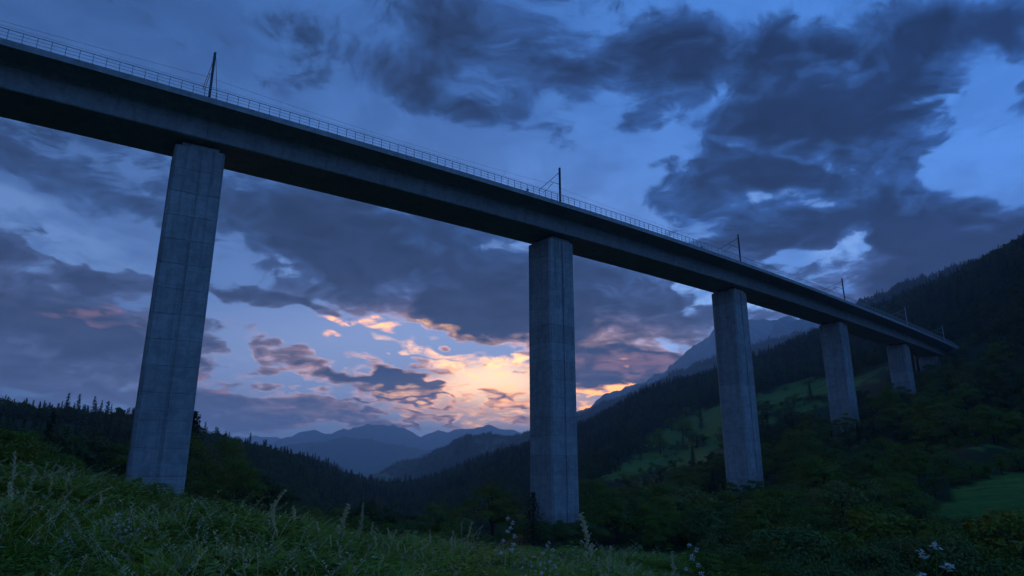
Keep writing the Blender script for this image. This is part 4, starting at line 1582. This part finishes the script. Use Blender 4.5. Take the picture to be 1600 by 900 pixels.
def diamond(g, c, d, n, L, W):
    """A small pointed leaf from c along d."""
    c, d, n = np.array(c, float), np.array(d, float), np.array(n, float)
    d /= np.linalg.norm(d) + 1e-9
    s = np.cross(d, n); s /= np.linalg.norm(s) + 1e-9
    b = len(g.v)
    g.v += [tuple(c), tuple(c + d * L * 0.45 + s * W * 0.5), tuple(c + d * L - np.array([0, 0, 0.15 * L])), tuple(c + d * L * 0.45 - s * W * 0.5)]
    g.f.append((b, b + 1, b + 2, b + 3))


def clump(seed, nb, hmin, hmax, spread, w, seeds=0):
    r = random.Random(seed)
    g = Geo()
    for _ in range(nb):
        blade(g, (r.gauss(0, spread), r.gauss(0, spread), -0.04), r.uniform(0, 6.28), r.uniform(hmin, hmax), w * r.uniform(0.6, 1.3), r.uniform(0.2, 0.95))
    g2 = Geo()
    for _ in range(seeds):
        x, y, a, h, bd = r.gauss(0, spread), r.gauss(0, spread), r.uniform(0, 6.28), r.uniform(hmax * 0.95, hmax * 1.35), r.uniform(0.08, 0.4)
        d = (math.cos(a), math.sin(a))
        pts = [(x + d[0] * bd * h * t * t, y + d[1] * bd * h * t * t, h * (t - 0.2 * bd * t ** 3)) for t in (0, 0.35, 0.7, 1.0)]
        g2.tube(pts, [0.0028, 0.0024, 0.002, 0.0012], 3, False)
        for k in range(12):
            t = 0.72 + 0.28 * k / 11.0
            p = (x + d[0] * bd * h * t * t, y + d[1] * bd * h * t * t, h * (t - 0.2 * bd * t ** 3))
            an = r.uniform(0, 6.28)
            diamond(g2, p, (math.cos(an), math.sin(an), 1.1), (math.sin(an), 0.3, 0.2), 0.035, 0.011)
    a_ = g.build('blades', M['grass'], link=False).data
    if not seeds:
        return [a_]
    return [a_, g2.build('seeds', M['straw'], link=False).data]


def herb_clump(seed, n, h, leaf, mat):
    """Leafy weeds: short stems with small pointed leaves."""
    r = random.Random(seed)
    g = Geo()
    for _ in range(n):
        x, y = r.gauss(0, 0.12), r.gauss(0, 0.12)
        hh = h * r.uniform(0.6, 1.15)
        lx, ly = r.uniform(-0.15, 0.15), r.uniform(-0.15, 0.15)
        g.tube([(x, y, -0.03), (x + lx * 0.4, y + ly * 0.4, hh * 0.55), (x + lx, y + ly, hh)], [0.004, 0.003, 0.0015], 3, False)
        for k in range(9):
            t = 0.25 + 0.75 * k / 8.0
            a = r.uniform(0, 6.28)
            diamond(g, (x + lx * t, y + ly * t, hh * t), (math.cos(a), math.sin(a), r.uniform(-0.1, 0.6)), (0, 0, 1), leaf * r.uniform(0.6, 1.2), leaf * 0.45)
    return [g.build('weed', mat, link=False).data]


def flower_clump(seed, n, h):
    r = random.Random(seed)
    g, f = Geo(), Geo()
    for _ in range(n):
        x, y = r.gauss(0, 0.16), r.gauss(0, 0.16)
        hh = h * r.uniform(0.7, 1.2)
        lx, ly = r.uniform(-0.2, 0.2), r.uniform(-0.2, 0.2)
        g.tube([(x, y, -0.03), (x + lx, y + ly, hh)], [0.004, 0.002], 3, False)
        for k in range(5):
            a = r.uniform(0, 6.28); t = r.uniform(0.1, 0.8)
            diamond(g, (x + lx * t, y + ly * t, hh * t), (math.cos(a), math.sin(a), 0.4), (0, 0, 1), 0.08, 0.025)
        for k in range(9):
            a = r.uniform(0, 6.28); q = r.uniform(0.0, 0.035)
            c = (x + lx + q * math.cos(a), y + ly + q * math.sin(a), hh + r.uniform(-0.004, 0.006))
            b = r.uniform(0, 6.28)
            diamond(f, c, (math.cos(b), math.sin(b), 0.25), (0, 0, 1), 0.024, 0.020)
    return [g.build('stem', M['herb'], link=False).data, f.build('petals', M['petal'], link=False).data]


MEADOW_KINDS = kinds_collection('meadow_plant', [
    clump(1, 26, 0.30, 0.62, 0.10, 0.018), clump(2, 22, 0.25, 0.55, 0.09, 0.020), clump(3, 28, 0.35, 0.75, 0.12, 0.017), clump(4, 22, 0.40, 0.85, 0.10, 0.016, 1), clump(5, 24, 0.35, 0.7, 0.12, 0.017, 1),
    herb_clump(6, 7, 0.42, 0.085, M['herb']), herb_clump(7, 6, 0.55, 0.11, M['herb']), flower_clump(8, 4, 0.42),
    clump(9, 16, 0.15, 0.34, 0.10, 0.014), herb_clump(10, 6, 0.5, 0.10, M['leaf_yellow']), herb_clump(11, 6, 0.62, 0.13, M['leaf_pale']), herb_clump(12, 5, 0.5, 0.05, M['dry']), clump(13, 14, 0.6, 0.95, 0.08, 0.016)])


def meadow_points():
    r_ = np.random.default_rng(55)
    n = 38000
    a = np.radians(r_.uniform(-46, 46, n))
    # even on the ground near by, thinning with distance
    r = 5.0 + (36.0 - 5.0) * r_.random(n) ** 0.80
    x, y = r * np.sin(a), r * np.cos(a)
    keep = ~((np.degrees(a) > 12) & (r > 17)) & (np.degrees(a) < 15)
    x, y, r = x[keep], y[keep], r[keep]
    z = height(x, y)
    pn = fbm(x / 2.2, y / 2.2, 3, 61)
    fn = fbm(x / 1.6 + 40, y / 1.6, 2, 71)
    q = r_.random(len(x))
    kind = np.where(q < 0.24, 0, np.where(q < 0.46, 1, np.where(q < 0.68, 2, np.where(q < 0.75, 3, np.where(q < 0.83, 4, 8)))))
    kind = np.where((pn > 0.08) & (r_.random(len(x)) < 0.6), np.where(r_.random(len(x)) < 0.5, 5, 6), kind)
    kind = np.where((fn > 0.12) & (r_.random(len(x)) < 0.12), 7, kind)
    kind = np.where((fn < -0.40) & (r_.random(len(x)) < 0.25), 9, kind)
    q2 = r_.random(len(x))
    kind = np.where(q2 < 0.06, 10, np.where(q2 < 0.07, 11, np.where(q2 < 0.10, 12, kind)))
    s = 0.66 * r_.uniform(0.75, 1.25, len(x)) * (1.06 + 0.9 * fbm(x / 3.0, y / 3.0, 3, 81)) * np.clip(0.85 + r / 60.0, 0.9, 1.25)
    w = s * np.clip(1.2 + r / 24.0, 1.3, 2.4)
    scatter('grass', np.stack([x, y, z], 1), np.stack([w, w, s], 1), kind, MEADOW_KINDS, 'tall tangled meadow grass with weeds and small white flowers', tilt=0.10)
    # the mown lower meadow and the bank beyond
    n = 9000
    a = np.radians(r_.uniform(-44, 24, n))
    r = np.sqrt(r_.uniform(26 ** 2, 62 ** 2, n))
    x, y = r * np.sin(a), r * np.cos(a)
    ok = ((np.degrees(a) < -8) & (r < 62)) | meadow(x, y)
    x, y, r = x[ok], y[ok], r[ok]
    scatter('grass', np.stack([x, y, height(x, y)], 1), np.stack([r / 20.0, r / 20.0, r_.uniform(0.4, 0.75, len(x))], 1), r_.choice([0, 1, 5, 8], len(x)), MEADOW_KINDS, 'shorter rough grass behind the crest of the meadow', tilt=0.1)


meadow_points()


# ---- tall single plants that stand out against the dark valley
def plume_parts(seed, h):
    """A tall dock: stem with a few leaves and a branching seed plume."""
    r = random.Random(seed)
    st, hd = Geo(), Geo()
    lean = (r.uniform(-0.12, 0.12) * h, r.uniform(-0.12, 0.12) * h)

    def p(t):
        return np.array([lean[0] * t * t, lean[1] * t * t, h * t])
    st.tube([p(0) - np.array([0, 0, 0.05]), p(0.4), p(0.75), p(1.0)], [0.0075, 0.006, 0.004, 0.002], 5)
    for k in range(9):
        a = r.uniform(0, 6.28); t = 0.12 + 0.5 * k / 9.0
        diamond(st, p(t), (math.cos(a), math.sin(a), 0.5), (0, 0, 1), 0.16 * (1.1 - t), 0.045)
    for k in range(22):
        t = 0.52 + 0.48 * k / 21.0
        a = r.uniform(0, 6.28)
        L = 0.15 * h * (1.05 - t) * 1.3 + 0.015
        d = np.array([math.cos(a) * 0.55, math.sin(a) * 0.55, 0.85])
        e = p(t) + d * L
        hd.tube([p(t), e], [0.0025, 0.0012], 3, False)
        for q in range(9):
            c = p(t) + d * L * (q + 1) / 9.0
            b = r.uniform(0, 6.28)
            diamond(hd, c, (math.cos(b), math.sin(b), 0.7), (math.sin(b), 0.2, 0.3), 0.030, 0.016)
    return st.build('stem', M['herb'], link=False).data, hd.build('seed_plume', M['straw'], link=False).data


def stalk_parts(seed, h):
    """A grass stalk with a slim bent ear."""
    r = random.Random(seed)
    st, hd = Geo(), Geo()
    a = r.uniform(0, 6.28); bd = r.uniform(0.08, 0.30)

    def p(t):
        return np.array([math.cos(a) * bd * h * t ** 2.2, math.sin(a) * bd * h * t ** 2.2, h * (t - 0.25 * bd * t ** 4)])
    st.tube([p(t) for t in (0, 0.3, 0.6, 0.8, 1.0)], [0.005, 0.0042, 0.0035, 0.003, 0.002], 4)
    for k in range(4):
        b = r.uniform(0, 6.28)
        blade(st, tuple(p(0.1 + 0.12 * k)), b, 0.28 * h, 0.011, 0.8)
    for k in range(46):
        t = 0.74 + 0.27 * k / 45.0
        b = r.uniform(0, 6.28)
        diamond(hd, p(min(t, 1.0)) + np.array([0, 0, max(0.0, t - 1.0) * h]), (math.cos(b), math.sin(b), 1.0), (math.sin(b), 0.2, 0.3), 0.042, 0.013)
    return st.build('stem', M['grass'], link=False).data, hd.build('seed_head', M['straw'], link=False).data


def umbel_parts(seed, h, heads):
    """A branching white flowered weed."""
    r = random.Random(seed)
    st, hd = Geo(), Geo()
    lean = (r.uniform(-0.1, 0.1) * h, r.uniform(-0.1, 0.1) * h)

    def p(t):
        return np.array([lean[0] * t * t, lean[1] * t * t, h * t])
    st.tube([p(0) - np.array([0, 0, 0.05]), p(0.5), p(1.0)], [0.008, 0.006, 0.002], 5)
    for k in range(16):
        a = r.uniform(0, 6.28); t = 0.08 + 0.75 * k / 16.0
        diamond(st, p(t), (math.cos(a), math.sin(a), 0.4), (0, 0, 1), 0.17 * (1.15 - t), 0.055)
    for k in range(heads):
        t = 0.45 + 0.55 * k / max(1, heads - 1)
        a = k * 2.4 + r.uniform(-0.4, 0.4)
        L = h * 0.20 * (1.15 - t) + 0.02
        e = p(t) + np.array([math.cos(a) * L, math.sin(a) * L, L * 0.9])
        st.tube([p(t), e], [0.003, 0.0018], 3, False)
        for q in range(20):
            w = np.array([r.gauss(0, 1), r.gauss(0, 1), r.gauss(0, 1)])
            c = e + w / np.linalg.norm(w) * 0.030 * r.random() ** 0.4
            b = r.uniform(0, 6.28)
            diamond(hd, c, (math.cos(b), math.sin(b), r.uniform(-0.4, 0.8)), (math.sin(b) * 0.4, 0.3, 0.8), 0.026, 0.022)
    return st.build('stem', M['herb'], link=False).data, hd.build('flower_head', M['petal'], link=False).data


def weed_parts(seed, h, mat, n=5):
    """A leafy bushy weed."""
    r = random.Random(seed)
    st, lf = Geo(), Geo()
    for k in range(n):
        a = r.uniform(0, 6.28)
        tip = np.array([math.cos(a) * 0.35 * h, math.sin(a) * 0.35 * h, h * r.uniform(0.75, 1.05)])
        st.tube([(0, 0, -0.05), tuple(tip * 0.5 + np.array([0, 0, 0.06 * h])), tuple(tip)], [0.007, 0.005, 0.002], 4)
        for q in range(20):
            t = 0.2 + 0.8 * q / 19.0
            b = r.uniform(0, 6.28)
            diamond(lf, tip * t + np.array([0, 0, 0.10 * h * t * (1 - t)]), (math.cos(b), math.sin(b), 0.25), (0, 0, 1), 0.15 * h * r.uniform(0.7, 1.2), 0.07 * h)
    return st.build('stem', M['herb'], link=False).data, lf.build('foliage', mat, link=False).data


PLANT_LIB = {
    'plume': ([plume_parts(500 + i, 1.0) for i in range(3)], 'dock_plant', ('stem', 'seed_plume'), 'plant'),
    'stalk': ([stalk_parts(510 + i, 1.0) for i in range(5)], 'grass_stalk', ('stem', 'seed_head'), 'grass stalk'),
    'umbel': ([umbel_parts(520 + i, 1.0, 9) for i in range(3)], 'white_wildflower', ('stem', 'flower_head'), 'wildflower'),
    'yweed': ([weed_parts(530 + i, 1.0, M['leaf_yellow']) for i in range(2)], 'yellow_green_weed', ('stem', 'foliage'), 'weed'),
    'pweed': ([weed_parts(540 + i, 1.0, M['leaf_pale']) for i in range(2)], 'leafy_weed', ('stem', 'foliage'), 'weed'),
    'dweed': ([weed_parts(550 + i, 1.0, M['dry'], 8) for i in range(2)], 'withered_weed', ('stem', 'foliage'), 'weed'),
}


def herb(kind, u, vtop, y, label, group=None, hmin=0.25, hmax=2.2, wide=1.0):
    lib, name, parts, cat = PLANT_LIB[kind]
    p = at(u, vtop, y)
    z = hz(p.x, p.y)
    h = min(hmax, max(hmin, p.z - z))
    e = empty(name, (p.x, p.y, z), rng.uniform(0, 6.28))
    e.scale = (h * wide, h * wide, h)
    for nm, me in zip(parts, rng.choice(lib)):
        q = share(nm, me, e)
        if nm == 'flower_head':
            q['kind'] = 'stuff'
    tag(e, label, cat, group)


herb('stalk', 412, 762, 15.5, 'tall bent grass stalk, highest at the meadow crest right of the nearest pier', wide=1.4)
herb('plume', 425, 785, 15.0, 'short plume beside the highest bent grass stalk')
herb('stalk', 440, 785, 15.5, 'straight grass stalk between the bent stalk and the pale ear')
herb('stalk', 466, 790, 15.0, 'pale thick grass ear left of the bushy plume', wide=1.5)
herb('plume', 531, 790, 14.0, 'bushy pale seed plume standing alone at the meadow crest', wide=1.35)
herb('stalk', 505, 812, 14.5, 'dark stalk leaning right below the bushy plume')
herb('plume', 565, 788, 15.5, 'slim green plume right of the bushy pale one', wide=0.8)
herb('stalk', 578, 812, 15.0, 'short pale ear right of the slim green plume')
herb('stalk', 617, 822, 15.5, 'hooked pale stalk above the middle of the meadow')
herb('stalk', 674, 824, 15.0, 'small pale ear in the middle of the meadow crest')
herb('stalk', 702, 830, 14.0, 'thin brown stalk bent to the right in mid meadow')
herb('stalk', 727, 814, 14.0, 'tall straight ear in mid meadow left of the second pier')
herb('stalk', 765, 846, 13.0, 'short stalk pointing left near the second pier')
herb('umbel', 795, 816, 12.5, 'slim white flowering stem left of the second pier', wide=0.8)
herb('plume', 925, 806, 11.5, 'tall dock plume right of the second pier foot', wide=1.1)
herb('plume', 947, 856, 12.0, 'short green plume at the foot of the tall dock')
herb('stalk', 962, 862, 12.0, 'thin bent stalk right of the tall dock')
herb('umbel', 850, 852, 11.5, 'white wildflower below the second pier, topmost of its patch')
herb('umbel', 822, 872, 11.0, 'bright white wildflower low in the meadow, left of its patch', wide=1.3)
herb('umbel', 845, 884, 10.8, 'white wildflower at the bottom edge in the patch')
herb('umbel', 868, 888, 10.8, 'white wildflower at the bottom edge, right of the patch')
herb('umbel', 1082, 858, 11.5, 'white flowering stem in front of the dark thicket', wide=0.9)
herb('plume', 1052, 866, 12.0, 'small leafy stem left of the lone white flower')
herb('umbel', 1436, 866, 5.6, 'large whitish flowering weed at the bottom edge below the right thicket', wide=1.1, hmin=1.0, hmax=2.6)
herb('pweed', 1125, 888, 11.5, 'leafy green weed at the bottom edge beside the thicket')
herb('yweed', 190, 748, 24.0, 'yellow green leafy weed before the foot of the nearest pier', wide=1.3)
herb('yweed', 205, 772, 22.0, 'lower yellow green weed before the nearest pier', wide=1.3)
herb('yweed', 222, 788, 20.0, 'yellow weed lowest of three before the nearest pier', wide=1.2)
herb('pweed', 182, 732, 26.0, 'pale leafy weed touching the left edge of the nearest pier', wide=1.2)
herb('pweed', 232, 762, 23.0, 'pale leafy weed before the middle of the nearest pier', wide=1.2)
herb('pweed', 262, 772, 22.0, 'pale leafy weed before the right edge of the nearest pier')
herb('pweed', 305, 752, 21.0, 'curled pale weed just right of the nearest pier')
herb('pweed', 345, 770, 19.0, 'pale leafed weed against the dark gully, left of two', wide=1.1)
herb('pweed', 372, 776, 18.5, 'pale leafed weed against the dark gully, right of two', wide=1.1)
herb('plume', 27, 708, 17.0, 'tall green spike rising at the far left of the meadow', wide=0.9, hmax=2.6)
herb('stalk', 50, 740, 15.0, 'long pale stalk leaning right at the far left', wide=1.5)
herb('stalk', 103, 738, 17.0, 'pale stalk bent over the weeds left of the nearest pier')
herb('dweed', 430, 868, 10.5, 'withered brown weed patch at the bottom of the meadow', wide=2.2, hmin=0.5)
herb('dweed', 452, 878, 10.2, 'smaller withered weed right of the brown patch', wide=1.8, hmin=0.4)
for k, (u, v, y) in enumerate([(178, 808, 12.5), (195, 815, 12.0), (206, 826, 11.8), (217, 822, 12.0), (100, 838, 11.0), (112, 850, 10.6), (120, 856, 10.6), (140, 838, 11.4), (100, 868, 10.2), (365, 838, 12), (388, 873, 10.6), (322, 812, 13.5), (420, 848, 11.0), (490, 858, 10.8), (512, 888, 10.2)]):
    herb('umbel', u, v, y, 'small white wildflower scattered in the left half of the meadow', 'white wildflowers in the meadow', hmax=1.1)
for k in range(34):
    u = rng.uniform(20, 1040)
    vc = np.interp(u, [0, 250, 400, 600, 800, 1000, 1100], [735, 790, 805, 838, 862, 888, 898])
    herb('stalk', u, vc + rng.uniform(-14, 26), rng.uniform(11.5, 17.0), 'thin grass stalk with a small ear among the meadow grass', 'seeding grass stalks of the meadow', hmax=1.25)

# ------------------------------------------------------------------ the hazy evening air
def build_haze():
    m, nt, out = new_mat('haze')
    v = nt.nodes.new('ShaderNodeVolumePrincipled')
    v.inputs['Color'].default_value = (0.48, 0.76, 1.0, 1.0)
    v.inputs['Density'].default_value = 1.55e-4
    v.inputs['Anisotropy'].default_value = 0.2
    nt.links.new(v.outputs[0], out.inputs['Volume'])
    g = Geo()
    g.box(-12800, 12800, -12800, 12800, -140.0, 880.0)
    o = g.build('haze', m)
    tag(o, 'thin blue evening haze filling the valley', kind='stuff')


build_haze()
